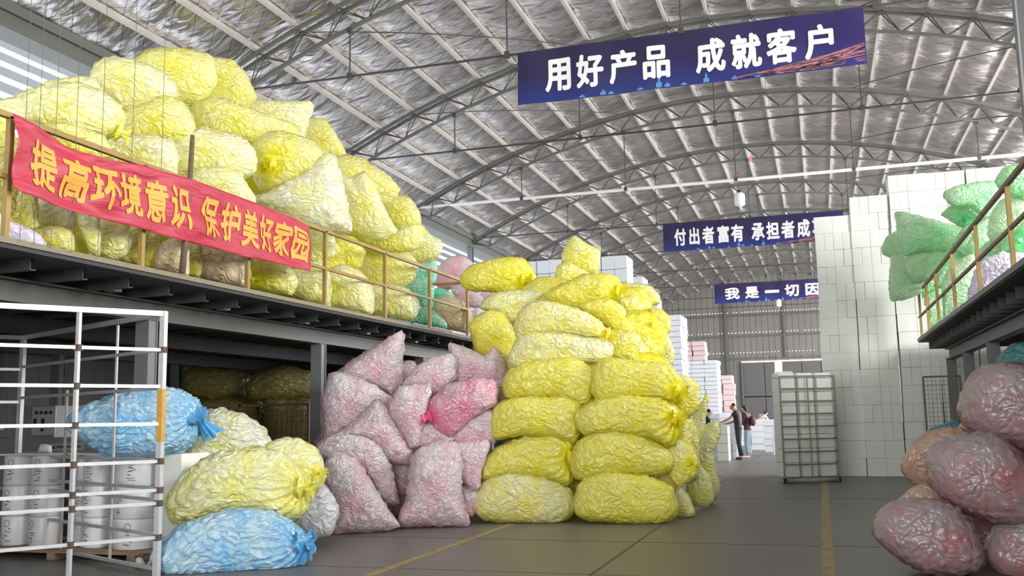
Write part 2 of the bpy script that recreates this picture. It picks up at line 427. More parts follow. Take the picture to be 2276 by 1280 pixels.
# purlins run the length of the hall under the foil
for k in range(-1, 20):
    a = -24.4 + 2.69*k
    x, z = arc(a, RAD+0.06)
    up = (math.sin(math.radians(a)), 0, math.cos(math.radians(a)))
    p = MB().bar((x, Y0, z), (x, Y1, z), 0.07, 0.15, up).build('trim_%d' % (k+10), M['purlin']); p['kind'] = 'structure'
# neighbouring bay on the left: roof of metal sheets with rows of skylight sheets
XN = XC - 21.3
d = MB(); s = MB()
def sheet(mb, a0, a1):
    n = 3
    for i in range(n):
        p0, p1 = arc(a0+(a1-a0)*i/n, RAD, XN), arc(a0+(a1-a0)*(i+1)/n, RAD, XN)
        b = len(mb.v); mb.v += [(p0[0], Y0, p0[1]), (p1[0], Y0, p1[1]), (p1[0], Y1, p1[1]), (p0[0], Y1, p0[1])]; mb.f.append((b, b+1, b+2, b+3))
a = 29.2; k = 0
while a > -29:
    w = 2.1 if k % 2 == 0 else 1.3
    sheet(d if k % 2 == 0 else s, a, a-w); a -= w; k += 1
d.build('trim_40', plain('left_bay_sheet', (0.17, 0.17, 0.17), 0.5))['kind'] = 'structure'
s.build('window_1', M['skylight'])['kind'] = 'structure'
# eave gutters and columns
ex, ez = arc(EAVE)
g = MB().box(ex-0.45, ex+0.05, Y0, Y1, ez-0.25, ez+0.15).box(ex+0.05, ex+0.12, Y0, Y1, ez+0.02, ez+0.2)
g.build('trim_41', M['gutter'])['kind'] = 'structure'
MB().box(8.55, 8.95, Y0, Y1, ez-0.25, ez+0.2).build('trim_42', M['purlin'])['kind'] = 'structure'
for k in range(10):
    y = 17.2 + 6*(k-1)
    c = MB()
    c.box(ex-0.18, ex+0.02, y-0.11, y-0.09, 0, ez-0.25).box(ex-0.18, ex+0.02, y+0.09, y+0.11, 0, ez-0.25).box(ex-0.09, ex-0.07, y-0.09, y+0.09, 0, ez-0.25)
    o = c.build('eave_column', M['column'])
    tag(o, 'grey steel column under the left eave, %s from the front' % ['first','second','third','fourth','fifth','sixth','seventh','eighth','ninth','tenth'][k], 'column', 'columns along the left eave')
# walls
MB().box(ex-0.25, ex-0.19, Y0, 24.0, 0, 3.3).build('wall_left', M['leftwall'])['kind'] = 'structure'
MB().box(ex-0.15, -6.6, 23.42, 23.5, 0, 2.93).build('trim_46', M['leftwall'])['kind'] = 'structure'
w = MB(); n = 40
for i in range(n):
    a0, a1 = EAVE + (-2*EAVE)*i/n, EAVE + (-2*EAVE)*(i+1)/n
    p0, p1 = arc(a0, RAD+0.2), arc(a1, RAD+0.2)
    b = len(w.v); w.v += [(p0[0], Y1, 0), (p1[0], Y1, 0), (p1[0], Y1, p1[1]), (p0[0], Y1, p0[1])]; w.f.append((b, b+1, b+2, b+3))
w.build('wall_back', M['backwall'])['kind'] = 'structure'
MB().box(-40, ex-0.3, Y1, Y1+0.1, 0, 12).build('trim_43', M['backwall'])['kind'] = 'structure'
w = MB().box(8.7, 8.8, Y0, 29, 0, 4.6).box(8.7, 8.8, 29, Y1, 4.1, 4.8).box(8.7, 8.8, Y0, Y1, 8.1, 8.6)
for y in (8, 20, 32, 44, 56, 68): w.box(8.7, 8.8, y-0.6, y+0.6, 0, 8.4)
w.build('wall_right', M['backwall'])['kind'] = 'structure'
MB().box(0.3, 8.8, Y0-0.1, Y0, 0, 10.9).box(-8.2, 0.3, Y0-0.1, Y0, 7.8, 10.5).box(-13.2, -8.2, Y0-0.1, Y0, 0, 9.5).build('front_light_block', M['backwall'])['kind'] = 'structure'  # wall pieces added out of view to narrow the front daylight
# back wall: girts, wind post, light leaking through the screw rows, sliding door
g = MB()
for z in (2.6, 5.3, 6.9, 8.4): g.box(-12.6, 8.6, Y1-0.14, Y1-0.02, z-0.05, z+0.05)
g.box(-6.35, -6.15, Y1-0.25, Y1-0.02, 0, 10.7).box(-2.3, -2.2, Y1-0.16, Y1-0.02, 5.3, 10.9).box(2, 2.2, Y1-0.25, Y1-0.02, 0, 10.7)
g.build('trim_44', M['steel'])['kind'] = 'structure'
h = MB()
for z, x0 in ((8.62, -9.5), (7.15, -9), (5.72, -8), ):
    x = x0
    while x < 4:
        if random.random() < 0.9: h.box(x, x+0.055, Y1-0.02, Y1-0.01, z, z+0.05)
        x += 0.21 if z > 8 else 0.24
for x in (-4.6, -3.6, -2.7, -2.0, -0.9, 0.4): h.box(x, x+0.13, Y1-0.03, Y1-0.01, 5.25, 5.36)
o = h.build('trim_45', M['sky']); o['kind'] = 'structure'
dd = thing('door_1', None, None); dd['kind'] = 'structure'
pn = MB()
for x0, x1 in ((-5.2, -3.75), (-3.7, -3.02), (-2.48, -1.2), (-1.15, 0.1), (0.15, 2.0)): pn.box(x0, x1, Y1-0.12, Y1-0.04, 0.02, 5.0)
pn.box(-3.02, -2.48, Y1-0.12, Y1-0.04, 0.02, 4.05)
pn.build('door_panel', M['door'], dd)
fr = MB().box(-5.34, -5.2, Y1-0.22, Y1-0.02, 0, 5.05)
for z in (1.3, 2.6, 3.8): fr.box(-5.2, 2.0, Y1-0.14, Y1-0.12, z-0.03, z+0.03)
fr.build('door_frame', M['truss'], dd)
MB().box(-5.3, 2.0, Y1-0.1, Y1-0.06, 5.03, 5.11).build('door_gap', M['sky'], dd)
MB().box(-3.0, -2.5, Y1-0.1, Y1-0.06, 4.07, 5.0).build('door_slit', M['slit'], dd)

# roof trusses
ORD = ['first','second','third','fourth','fifth','sixth','seventh','eighth','ninth','tenth','eleventh','twelfth','thirteenth','fourteenth','fifteenth','sixteenth','seventeenth','eighteenth','nineteenth','twentieth','twenty-first','twenty-second']
tr = thing('roof_truss', '', 'roof truss', (0, 0, 0), 0, 'arched roof trusses')
aa = [EAVE] + [-24.4 + 2.69*k for k in range(-1, 20)] + [-EAVE]
uc, lc, wb_ = MB(), MB(), MB()
for dy in (-0.13, 0.13):
    for a0, a1 in zip(aa[:-1], aa[1:]):
        p, q = arc(a0, RAD-0.06), arc(a1, RAD-0.06); uc.bar((p[0], dy, p[1]), (q[0], dy, q[1]), 0.06, 0.08, (0, 0.0, 1))
mid = [(a0+a1)/2 for a0, a1 in zip(aa[:-1], aa[1:])]
for a0, a1 in zip(mid[:-1], mid[1:]):
    p, q = arc(a0, RAD-0.56), arc(a1, RAD-0.56); lc.bar((p[0], 0, p[1]), (q[0], 0, q[1]), 0.07, 0.07)
for i, a in enumerate(mid):
    l = arc(a, RAD-0.56)
    for a1 in (aa[i], aa[i+1]):
        p = arc(a1, RAD-0.09)
        for dy in (-0.13, 0.13): wb_.tube([(l[0], 0, l[1]), (p[0], dy, p[1])], 0.014, 4)
for p, q in ((arc(EAVE), arc(mid[0], RAD-0.56)), (arc(-EAVE), arc(mid[-1], RAD-0.56))): lc.bar((p[0], 0, p[1]), (q[0], 0, q[1]), 0.07, 0.07)
uc.build('upper_chord', M['truss'], tr); lc.build('lower_chord', M['truss'], tr); wb_.build('web_bracing', M['trussd'], tr)
rod = MB().tube([(ex, 0, 8.42), (-2.06, 0, 8.40), (8.6, 0, 8.42)], 0.024, 6).build('tie_rod', M['trussd'], tr)
for x in (-8.8, -5.42, -2.07, 1.28, 4.6):
    zt = ZC + math.sqrt((RAD-0.6)**2 - (x-XC)**2)
    hm = MB().tube([(x, 0, 8.40), (x, 0, zt)], 0.016, 6).box(x-0.05, x+0.05, -0.05, 0.05, 8.36, 8.48).box(x-0.05, x+0.05, -0.05, 0.05, zt-0.06, zt+0.04)
    hm.build('hanger', M['trussd'], tr)
for k in range(10):
    t_ = tr if k == 0 else copy_tree(tr)
    t_.location = (0, 11.2 + 6*k, 0)
    t_['label'] = 'arched steel roof truss with tie rod, %s counted from the front of the hall' % ORD[k]
    if k == 3:
        for ch in t_.children:
            if ch.name.startswith('tie_rod'):
                me = MB().tube([(ex, 0, 8.42), (-2.06, 0, 8.40), (8.6, 0, 8.42)], 0.05, 8).mesh('tie_rod', M['white']); ch.data = me
                ch['label'] = 'white pipe'
# thin cross bracing cables under the foil
for k in range(0, 8):
    y = 11.2 + 6*k
    for i, (s0, s1) in enumerate(((-22, -9), (9, 22))):
        mbx = MB()
        p0, p1 = arc(s0, RAD-0.02), arc(s1, RAD-0.02)
        n = 8
        pts = [(arc(s0+(s1-s0)*q/n, RAD-0.03)[0], y+6*(q/n if i == 0 else 1-q/n), arc(s0+(s1-s0)*q/n, RAD-0.03)[1]) for q in range(n+1)]
        o = mbx.tube(pts, 0.014, 5).build('bracing_cable', M['trussd'])
        tag(o, 'thin diagonal bracing cable on the %s roof slope, %s bay from the front' % (('left', 'right')[i], ORD[k]), 'cable', 'diagonal cables under the roof')

# ------------------------------------------------------------------ lettering
def text_char(ch):
    cu = bpy.data.curves.new('glyph', 'FONT'); cu.body = ch; cu.size = 1.0; cu.resolution_u = 3
    o = bpy.data.objects.new('glyph', cu); C.objects.link(o)
    dg = bpy.context.evaluated_depsgraph_get()
    me = bpy.data.meshes.new_from_object(o.evaluated_get(dg))
    bpy.data.objects.remove(o); bpy.data.curves.remove(cu)
    bm = bmesh.new(); bm.from_mesh(me); bmesh.ops.triangulate(bm, faces=bm.faces)
    for _ in range(2):
        long = [e for e in bm.edges if e.calc_length() > 0.14]
        if long: bmesh.ops.subdivide_edges(bm, edges=long, cuts=1)
        bmesh.ops.triangulate(bm, faces=bm.faces)
    bm.verts.index_update()
    v = np.array([w.co[:] for w in bm.verts]); f = [[w.index for w in fc.verts] for fc in bm.faces]
    bm.free(); bpy.data.meshes.remove(me)
    return v, f
GL = {}
def lettering(items, mat, mapper, parent, bold=0.036):
    """items: (char, u0, u1, v0, v1) cells; mapper(u, v, layer) -> world point; strokes are thickened by laying the glyph a hair apart several times"""
    out = []
    for ch, u0, u1, v0, v1 in items:
        if ch not in GL: GL[ch] = text_char(ch)
        v, f = GL[ch]
        mn, mx = v.min(0)-bold, v.max(0)+bold; w = mx - mn
        flat = w[1] < 0.3*w[0]
        V, F = [], []
        for k in range(9):
            dx, dy = (0, 0) if k == 8 else (bold*math.cos(k*math.pi/4), bold*math.sin(k*math.pi/4))
            b = len(V)
            for p in v:
                a = (p[0]+dx-mn[0])/w[0]; c = (p[1]+dy-mn[1])/w[1]
                if flat: c = 0.5 + (c-0.5)*0.24
                V.append(tuple(map(float, mapper(u0+(u1-u0)*a, v0+(v1-v0)*c, k*0.0005))))
            F += [[b+i for i in q] for q in f]
        me = bpy.data.meshes.new('character'); me.from_pydata(V, [], F); me.materials.append(mat)
        out.append(link_mesh('character', me, parent))
    return out

def hall_banner(Y, chars, label):
    x0, x1, zt, zb = -5.2, 1.08, 8.39, 7.36
    root = thing('hanging_banner', label, 'banner', (0, Y, 0), 0, 'blue slogan banners under the roof')
    nx, nz = 60, 10
    v, f, uv = [], [], []
    def wav(x, z): return -0.05 + 0.02*math.sin(x*2.1+z*3) + 0.012*math.sin(x*5.3)
    for side in (0, 1):
        for i in range(nx+1):
            for k in range(nz+1):
                x = x0+(x1-x0)*i/nx; z = zt+(zb-zt)*k/nz
                v.append((x, wav(x, z)+0.006*side, z)); uv.append((x-x0, (z-zb)))
    N = (nx+1)*(nz+1)
    for side in (0, 1):
        for i in range(nx):
            for k in range(nz):
                a = side*N + i*(nz+1)+k; q = (a, a+1, a+nz+2, a+nz+1); f.append(q if side == 0 else q[::-1])
    me = bpy.data.meshes.new('banner_cloth'); me.from_pydata(v, [], f)
    ul = me.uv_layers.new(name='UVMap')
    for lp in me.loops: ul.data[lp.index].uv = uv[lp.vertex_index]
    me.materials.append(M['navy']); link_mesh('banner_cloth', me, root)
    lettering([(c, a, b, 7.55, 8.19) for c, a, b in chars], M['letter'], lambda u, w, l: (u, wav(u, w)-0.010-l, w), root)
    r = random.Random(3)
    for cx, hh in ((-4.0, .05), (-3.6, .10), (-3.45, .06), (-2.9, .05), (-2.55, .16), (-2.4, .08), (-2.1, .05), (-1.7, .13), (-1.2, .07), (-0.8, .09), (-0.4, .05)):
        ct = MB()
        for q in range(3):
            xx = cx+0.034*q; h2 = hh*(1 if q == 1 else 0.6)
            y = wav(xx, zb+0.05)-0.01; ct.box(xx, xx+0.035, y, y+0.004, zb+0.015, zb+0.015+h2)
        y = wav(cx+.07, zb)-0.01; b = len(ct.v)
        if hh > 0.12: ct.v += [(cx+0.03, y, zb+hh), (cx+0.08, y, zb+hh), (cx+0.052, y, zb+hh+0.07)]; ct.f.append((b, b+1, b+2))
        ct.build('printed_building', M['city'], root)
    sk = MB()
    for q in range(26):
        t = r.random(); y0_ = r.uniform(7.42, 7.75)
        sx = r.uniform(-1.2, 0.2)
        yy = -0.075
        sk.bar((sx, yy, 7.37+0.04*r.random()), (1.06, yy, y0_), 0.004, 0.004+0.008*r.random())
    sk.build('printed_light_streaks', M['streak'], root)
    return root
def cells(Y, spans, chars):
    out = []
    for ch, (a, b, yy) in zip(chars, spans): out.append((ch, float(at_y(a, yy, Y)[0]), float(at_y(b, yy, Y)[0])))
    return out
hall_banner(17.2, cells(17.2, [(1213,1270,170),(1282,1343,160),(1355,1417,150),(1430,1490,140),(1546,1613,125),(1625,1693,113),(1703,1771,104),(1787,1853,92)], '用好产品成就客户'),
            'nearest and largest blue slogan banner, hung from the roof rod at top right')
hall_banner(35.2, cells(35.2, [(1499,1525,527),(1532,1555,524),(1561,1588,521),(1595,1621,518),(1625,1653,515),(1670,1699,510),(1703,1732,508),(1736,1766,505),(1771,1800,502),(1805,1833,500)], '付出者富有承担者成功'),
            'middle blue slogan banner with its right end behind the white foam wall')
hall_banner(53.2, cells(53.2, [(1611,1644,650),(1656,1687,648),(1700,1732,646),(1744,1776,644),(1790,1822,642),(1834,1866,640),(1878,1908,638)], '我是一切因果定'),
            'farthest blue slogan banner, hung in front of the back wall')
# lamps hung under the rods
for (px, py, Y, lab) in ((1644, 443, 29.2, 'white drum lamp hanging from the white roof pipe'), (1731, 673, 53.2, 'small white lamp hanging below the farthest blue banner')):
    p = at_y(px, py, Y); r = 0.15 if Y < 40 else 0.13
    t_ = thing('hanging_lamp', lab, 'lamp', tuple(p))
    MB().tube([(0, 0, -0.2), (0, 0, -0.17), (0, 0, 0.14), (0, 0, 0.2)], [r*0.7, r, r*1.05, r*0.6], 16).build('lamp_shade', M['white'], t_, True)
    MB().tube([(0, 0, 0.2), (0, 0, 0.27)], r*0.5, 12).build('lamp_cap', M['black'], t_, True)
    MB().tube([(0, 0, 0.27), (0, 0, max(0.4, 8.4-p[2]))], 0.012, 6).build('cord', M['wire'], t_)
    MB().tube([(0, 0, -0.2), (0.03, 0, -0.3), (-0.02, 0, -0.36)], 0.012, 6).build('pull_cord', M['white'], t_)
p = at_y(1668, 355, 29.1)
tag(MB().box(p[0]-.05, p[0]+.05, 29.0, 29.02, p[2]-.08, p[2]+.08).build('red_tag', M['foamr']), 'tiny red tag hanging high under the roof', 'tag')

# ------------------------------------------------------------------ left mezzanine
XL, ZL, YL = -6.5, 3.02, 23.4
mz = thing('mezzanine_platform', 'dark steel platform on the left carrying the big pile of yellow bags', 'platform', (XL, 0, 0))
def sub(root, name, mb, mat, smooth=False):
    o = mb.build(name, mat, None, smooth); o.parent = root
    o.matrix_parent_inverse = Matrix.Translation(-Vector(root.location)); return o
sub(mz, 'deck', MB().box(ex+0.05, XL, Y0+1, YL, ZL-0.07, ZL), M['deck'])
sub(mz, 'edge_strip', MB().box(XL, XL+0.02, Y0+1, YL, ZL-0.03, ZL+0.02), M['lip'])
for x in (-7.3, -9.7, -12.2):
    b = MB().box(x-0.09, x+0.09, Y0+1, YL, 2.62, 2.635).box(x-0.09, x+0.09, Y0+1, YL, 2.83, 2.845).box(x-0.012, x+0.012, Y0+1, YL, 2.635, 2.83)
    sub(mz, 'beam', b, M['beam'])
y = 4.3; k = 0
while y < YL-0.1:
    c = MB()
    c.box(ex+0.1, -6.72, y-0.004, y+0.004, 2.845, 2.95).box(ex+0.1, -6.72, y, y+0.06, 2.845, 2.851).box(ex+0.1, -6.72, y, y+0.06, 2.944, 2.95)
    c.box(ex+0.1, -6.72, y+0.054, y+0.06, 2.85, 2.865).box(ex+0.1, -6.72, y+0.054, y+0.06, 2.93, 2.945)
    if k % 3 == 0: c.box(-7.02, -6.90, y+0.0, y+0.12, 2.82, 2.93)
    sub(mz, 'joist', c, M['joist']); y += 0.655; k += 1
for x in (-7.3, -12.2):
    for y in (-2.7, 1.3, 5.3, 9.27, 13.27, 17.27, 21.27):
        c = MB().box(x-0.09, x+0.09, y-0.08, y-0.065, 0, 2.62).box(x-0.09, x+0.09, y+0.065, y+0.08, 0, 2.62).box(x-0.075, x-0.065, y-0.065, y+0.065, 0, 2.62).box(x+0.065, x+0.075, y-0.065, y+0.065, 0, 2.62)
        sub(mz, 'column', c, M['column'])
# guard rail of the left platform
gr = thing('guard_rail', 'ochre guard rail along the edge of the left platform', 'railing', (XL, 6.4, ZL))
def rail_post(root, x, y, z0, z1, mat=None, w=0.05):
    sub(root, 'post', MB().box(x-w/2, x+w/2, y-w/2, y+w/2, z0, z1), mat or M['rail'])
for y in (2.6, 4.5, 6.43, 8.17, 10.1, 12.03, 14.0, 15.86, 17.8): rail_post(gr, XL-0.03, y, ZL, ZL+1.08)
sub(gr, 'top_rail', MB().box(XL-0.055, XL-0.005, -2, 17.85, ZL+1.06, ZL+1.11), M['rail'])
sub(gr, 'middle_rail', MB().box(XL-0.05, XL-0.01, -2, 17.85, ZL+0.53, ZL+0.57), M['rail'])
sub(gr, 'end_rail', MB().box(-9.5, XL-0.03, 17.78, 17.83, ZL+1.06, ZL+1.11).box(-9.5, XL-0.03, 17.78, 17.83, ZL+0.53, ZL+0.57), M['rail'])
# stick lashed upright to the rail
p0, p1 = at_x(405, 606, XL+0.03), at_x(428, 301, XL+0.03)
pm = (p0+p1)/2 + np.array([0, 0.02, 0])
tag(MB().tube([p0, pm*0.5+p0*0.5, pm, pm*0.4+p1*0.6, p1], [0.035, 0.034, 0.03, 0.028, 0.024], 8).build('wooden_pole', M['stick'], None, True), 'thin bark-brown wooden pole tied upright behind the red banner', 'pole')
# strings from roof to deck edge in front of the pile
for k, (px, py) in enumerate(((76, 520), (113, 540), (159, 550), (217, 565), (285, 580), (352, 590), (45, 510))):
    p = at_x(px, py, XL+0.035)
    lab = 'thin dark string hanging in front of the yellow pile, %s from left' % (['second','third','fourth','fifth','sixth','seventh','first'][k])
    tag(MB().tube([(XL+0.035, p[1], ZL), (XL+0.035, p[1], 8.4)], 0.0028, 5).build('hanging_string', M['wire']), lab, 'string', 'strings in front of the yellow pile')

# ------------------------------------------------------------------ red banner on the rail
def interp(tab, x): return float(np.interp(x, [a for a, b in tab], [b for a, b in tab]))
topc = [tuple(at_x(px, py, XL+0.07)[1:]) for px, py in ((35,252),(84,282),(168,333),(235,353),(319,368),(428,401),(560,448),(655,484),(689,504))]
botc = [tuple(at_x(px, py, XL+0.07)[1:]) for px, py in ((32,419),(44,430),(168,471),(316,509),(410,535),(554,573),(687,603))]
yA, yB = topc[0][0], topc[-1][0]
def red_pt(y, v, off=0.0):
    t, b = interp(topc, y), interp(botc, y)
    z = b + (t-b)*v
    u = (y-yA)/(yB-yA)
    x = XL + 0.07 + 0.03*math.sin(y*5+v*4)*math.sin(3.1*v+0.2) + 0.025*math.sin((y-yA)*9 - v*7)*math.exp(-3*u) + 0.02*math.sin(v*9+y*1.3)*(0.3+0.7*abs(math.sin(y*1.6)))
    return (x+off, y, z)
rb = thing('slogan_banner', 'red cloth slogan banner with yellow writing tied to the left guard rail', 'banner', (XL+0.07, yA, ZL))
nx, nz = 150, 24
v, f = [], []
for i in range(nx+1):
    for k in range(nz+1): v.append(red_pt(yA+(yB-yA)*i/nx, k/nz))
for i in range(nx):
    for k in range(nz):
        a = i*(nz+1)+k; f.append((a, a+nz+1, a+nz+2, a+1))
me = bpy.data.meshes.new('banner_cloth'); me.from_pydata(v, [], f); me.materials.append(M['red'])
me.polygons.foreach_set('use_smooth', [True]*len(me.polygons))
o = link_mesh('banner_cloth', me); o.parent = rb; o.matrix_parent_inverse = Matrix.Translation(-Vector(rb.location))
md = o.modifiers.new('thickness', 'SOLIDIFY'); md.thickness = 0.004; md.offset = 1
cl = []
for ch, a, b, yy in zip('提高环境意识保护美好家园', (70,136,200,262,325,376,447,494,535,575,610,648), (128,196,262,318,370,420,487,530,570,606,645,681), (370,395,420,440,455,470,500,515,530,545,555,562)):
    y0_, y1_ = at_x(a, yy, XL+0.07)[1], at_x(b, yy, XL+0.07)[1]
    cl.append((ch, float(y0_), float(y1_), 0.17, 0.83))
for o in lettering(cl, M['gold'], lambda u, w, l: red_pt(u, w, 0.010+l), None, 0.03):
    o.parent = rb; o.matrix_parent_inverse = Matrix.Translation(-Vector(rb.location))

# ------------------------------------------------------------------ right mezzanine
XR, ZR, YR = 2.1, 2.98, 22.9
mr = thing('mezzanine_platform', 'dark steel platform on the right carrying the green bags', 'platform', (XR, 0, 0))
sub(mr, 'deck', MB().box(XR, 8.5, 1.0, YR, ZR-0.07, ZR), M['deck'])
sub(mr, 'edge_strip', MB().box(XR-0.02, XR, 1.0, YR, ZR-0.05, ZR+0.02), M['steel'])
for x in (2.71, 5.6, 8.2):
    sub(mr, 'beam', MB().box(x-0.09, x+0.09, 1.0, YR, 2.52, 2.545).box(x-0.09, x+0.09, 1.0, YR, 2.735, 2.76).box(x-0.012, x+0.012, 1.0, YR, 2.545, 2.735), M['beam'])
y = 7.3
while y < YR:
    c = MB().box(XR+0.2, 8.4, y-0.004, y+0.004, 2.76, 2.91).box(XR+0.2, 8.4, y, y+0.06, 2.76, 2.766).box(XR+0.2, 8.4, y, y+0.06, 2.904, 2.91)
    sub(mr, 'joist', c, M['joist']); y += 0.62
for x in (2.71, 8.2):
    for y in (3.0, 10.0, 17.4, 20.2, 22.75):
        sub(mr, 'column', MB().box(x-0.09, x+0.09, y-0.08, y-0.065, 0, 2.52).box(x-0.09, x+0.09, y+0.065, y+0.08, 0, 2.52).box(x-0.01, x+0.01, y-0.065, y+0.065, 0, 2.52), M['column'])
g2 = thing('guard_rail', 'ochre guard rail along the edge of the right platform', 'railing', (XR, 9, ZR))
for y in (7.2, 9.5, 11.88, 14.28, 16.83, 19.15, 20.9, 22.4):
    rail_post(g2, XR+0.03, y, ZR, ZR+0.97)
sub(g2, 'top_rail', MB().box(XR+0.005, XR+0.055, 4, 21.5, ZR+0.95, ZR+1.0), M['railr'])
sub(g2, 'middle_rail', MB().box(XR+0.01, XR+0.05, 4, 22.7, ZR+0.45, ZR+0.49), M['railr'])
# tall column at the right edge of the view
p = at_y(2265, 170, 15.2)
tag(MB().box(3.02, 3.05, 15.1, 15.3, 2.98, 10.3).box(3.22, 3.25, 15.1, 15.3, 2.98, 10.3).box(3.05, 3.22, 15.19, 15.21, 2.98, 10.3)  .build('tall_column', M['column']), 'tall grey steel column rising to the roof at the far right edge', 'column')

# ------------------------------------------------------------------ bags
def smooth_outline(pts, sig, n=480):
    P = np.array(pts, float); Q = np.vstack([P, P[:1]])
    L = np.r_[0, np.cumsum(np.linalg.norm(np.diff(Q, axis=0), axis=1))]
    s = np.linspace(0, L[-1], n, endpoint=False)
    X = np.stack([np.interp(s, L, Q[:, i]) for i in (0, 1)], 1)
    k = np.fft.rfftfreq(n, 1.0/n)
    g = np.exp(-0.5*(2*math.pi*k*sig)**2)
    return np.stack([np.fft.irfft(np.fft.rfft(X[:, i])*g, n) for i in (0, 1)], 1)

def foam_bag(label, film_key, crop, pts, X=None, Y=None, knot=None, sig=0.018, thick=0.86, sq=0.72, chips=1.0, group=None, loose=0.0, res=1.0, tail=None, chip=0.15, pleat=1.0):
    """inflate the bag's outline (photo pixels) into a full, lumpy bag at its real distance, size and thickness"""
    s, ox, oy = crop
    px = np.array([(ox+a/s, oy+b/s) for a, b in pts], float)
    c2 = px.mean(0)
    # area centroid
    x, y = px[:, 0], px[:, 1]; x1, y1 = np.roll(x, -1), np.roll(y, -1); cr = x*y1-x1*y; A = cr.sum()/2
    c2 = np.array([((x+x1)*cr).sum()/(6*A), ((y+y1)*cr).sum()/(6*A)])
    cen = at_x(*c2, X) if X is not None else at_y(*c2, Y)
    d = (cen-EYE); d /= np.linalg.norm(d)
    u = np.cross(d, [0, 0, 1.0]); u /= np.linalg.norm(u); w = np.cross(u, d)
    def onplane(p):
        r = ray(*p); r = r/np.linalg.norm(r); k = ((cen-EYE)@d)/(r@d); q = EYE+r*k-cen
        return np.array([q@u, q@w])
    o2 = smooth_outline([onplane(p) for p in px], sig)
    o2 = o2*1.035 + 0.012*o2/(np.linalg.norm(o2, axis=1, keepdims=True)+1e-6)
    ext = o2.max(0)-o2.min(0)
    cov = np.cov(o2.T); ev = np.sqrt(np.linalg.eigvalsh(cov))*math.sqrt(2)
    T = ev[0]*thick
    th = np.arctan2(o2[:, 1], o2[:, 0]); rad = np.hypot(o2[:, 0], o2[:, 1])
    od = np.argsort(th); th, rad = th[od], rad[od]
    size = max(ext)
    wpx = max(px.max(0)-px.min(0))
    nth = int(min(150, max(48, wpx*0.42))*res); nph = int(nth*0.5)
    tg = np.linspace(-math.pi, math.pi, nth, endpoint=False)
    rg = np.interp(tg, np.r_[th-2*math.pi, th, th+2*math.pi], np.r_[rad, rad, rad])
    ph = np.linspace(-math.pi/2, math.pi/2, nph+1)[1:-1]
    rho = np.cos(ph)**sq; dep = np.sign(ph)*np.abs(np.sin(ph))**sq*T
    PX = rho[:, None]*(rg*np.cos(tg))[None]; PW = rho[:, None]*(rg*np.sin(tg))[None]
    PD = np.repeat(dep[:, None], nth, 1)
    P = PX[..., None]*u + PW[..., None]*w + PD[..., None]*d       # world axes, relative to centre
    nr = len(ph)
    poles = np.array([-d*T, d*T])
    V = np.vstack([P.reshape(-1, 3), poles])
    idx = np.arange(nr*nth).reshape(nr, nth); nx_ = np.roll(idx, -1, 1)
    F = np.stack([idx[:-1], nx_[:-1], nx_[1:], idx[1:]], -1).reshape(-1, 4).tolist()
    a, b = nr*nth, nr*nth+1
    F += [(a, int(idx[0, (k+1) % nth]), int(idx[0, k])) for k in range(nth)]
    F += [(b, int(idx[-1, k]), int(idx[-1, (k+1) % nth])) for k in range(nth)]
    def normals(V):
        G = V[:nr*nth].reshape(nr, nth, 3)
        dt = np.roll(G, -1, 1)-np.roll(G, 1, 1); dp = np.gradient(G, axis=0)
        n = np.cross(dt, dp); n /= (np.linalg.norm(n, axis=-1, keepdims=True)+1e-9)
        n = n.reshape(-1, 3); s_ = np.sign((n*V[:nr*nth]).sum(1).mean()); n = n*s_
        return np.vstack([n, -d, d])
    N = normals(V)
    # foam chips pressing through the film
    K = int(np.clip(9.0*size*T*4/(chip**2)*0.6, 30, 420))
    pick = V[rng.integers(0, len(V), K)] + rng.normal(0, chip*0.25, (K, 3))
    D2 = ((V[:, None, :]-pick[None])**2).sum(-1)
    D2.partition(1, axis=1)
    f1, f2 = np.sqrt(D2[:, 0]), np.sqrt(D2[:, 1])
    edge = np.clip((f2-f1)/(chip*0.55), 0, 1)
    amp = 0.030*chips*min(1.0, size/1.0)
    low = sum(np.sin(V@rng.normal(0, 2.3/size*1.7, 3)+rng.uniform(0, 6.28)) for _ in range(4))/4
    disp = amp*(edge-0.65) + 0.03*size*low*0.9
    lo = np.full(len(V), loose) + 0.10*(1-edge)*0.6 + 0.10*low
    kn3 = None
    if knot is not None:
        q = onplane((ox+knot[0]/s, oy+knot[1]/s))
        ang = math.atan2(q[1], q[0]); rr = np.interp(ang, tg, rg, period=2*math.pi); fr = min(1.0, np.hypot(*q)/rr)
        cph = min(1, fr)**(1/sq); sph = math.sqrt(max(0, 1-cph*cph))
        kn3 = q[0]*u+q[1]*w - d*(T*sph**sq)
        ax = kn3/np.linalg.norm(kn3)
        rel = V-kn3; r = np.linalg.norm(rel, axis=1)
        e1 = np.cross(ax, [0.3, 0.2, 0.93]); e1 /= np.linalg.norm(e1); e2 = np.cross(ax, e1)
        an = np.arctan2(rel@e2, rel@e1)
        fall = np.exp(-(r/(0.27*size))**2)
        np_ = rng.integers(15, 22)
        plt = np.sin(an*np_+1.5*np.sin(an*3+rng.uniform(0, 6)))*0.6 + 0.5*np.sin(an*(np_*2-3)+r*9)
        disp = disp*(1-0.75*fall) + pleat*0.030*size*plt*fall*np.minimum(1, r/(0.16*size)) - 0.035*size*np.exp(-(r/(0.13*size))**2)
        lo = lo + 0.75*np.exp(-(r/(0.17*size))**2) + 0.18*fall*(plt < 0)
    V = V + N*disp[:, None]
    # the bag flattens on the floor or deck it lies on and against the rail it leans on
    wz = V[:, 2]+cen[2]; wx = V[:, 0]+cen[0]; wy = V[:, 1]+cen[1]
    fl = 0.004
    if cen[0] < XL+0.1 and cen[2] > ZL: fl = ZL+0.004
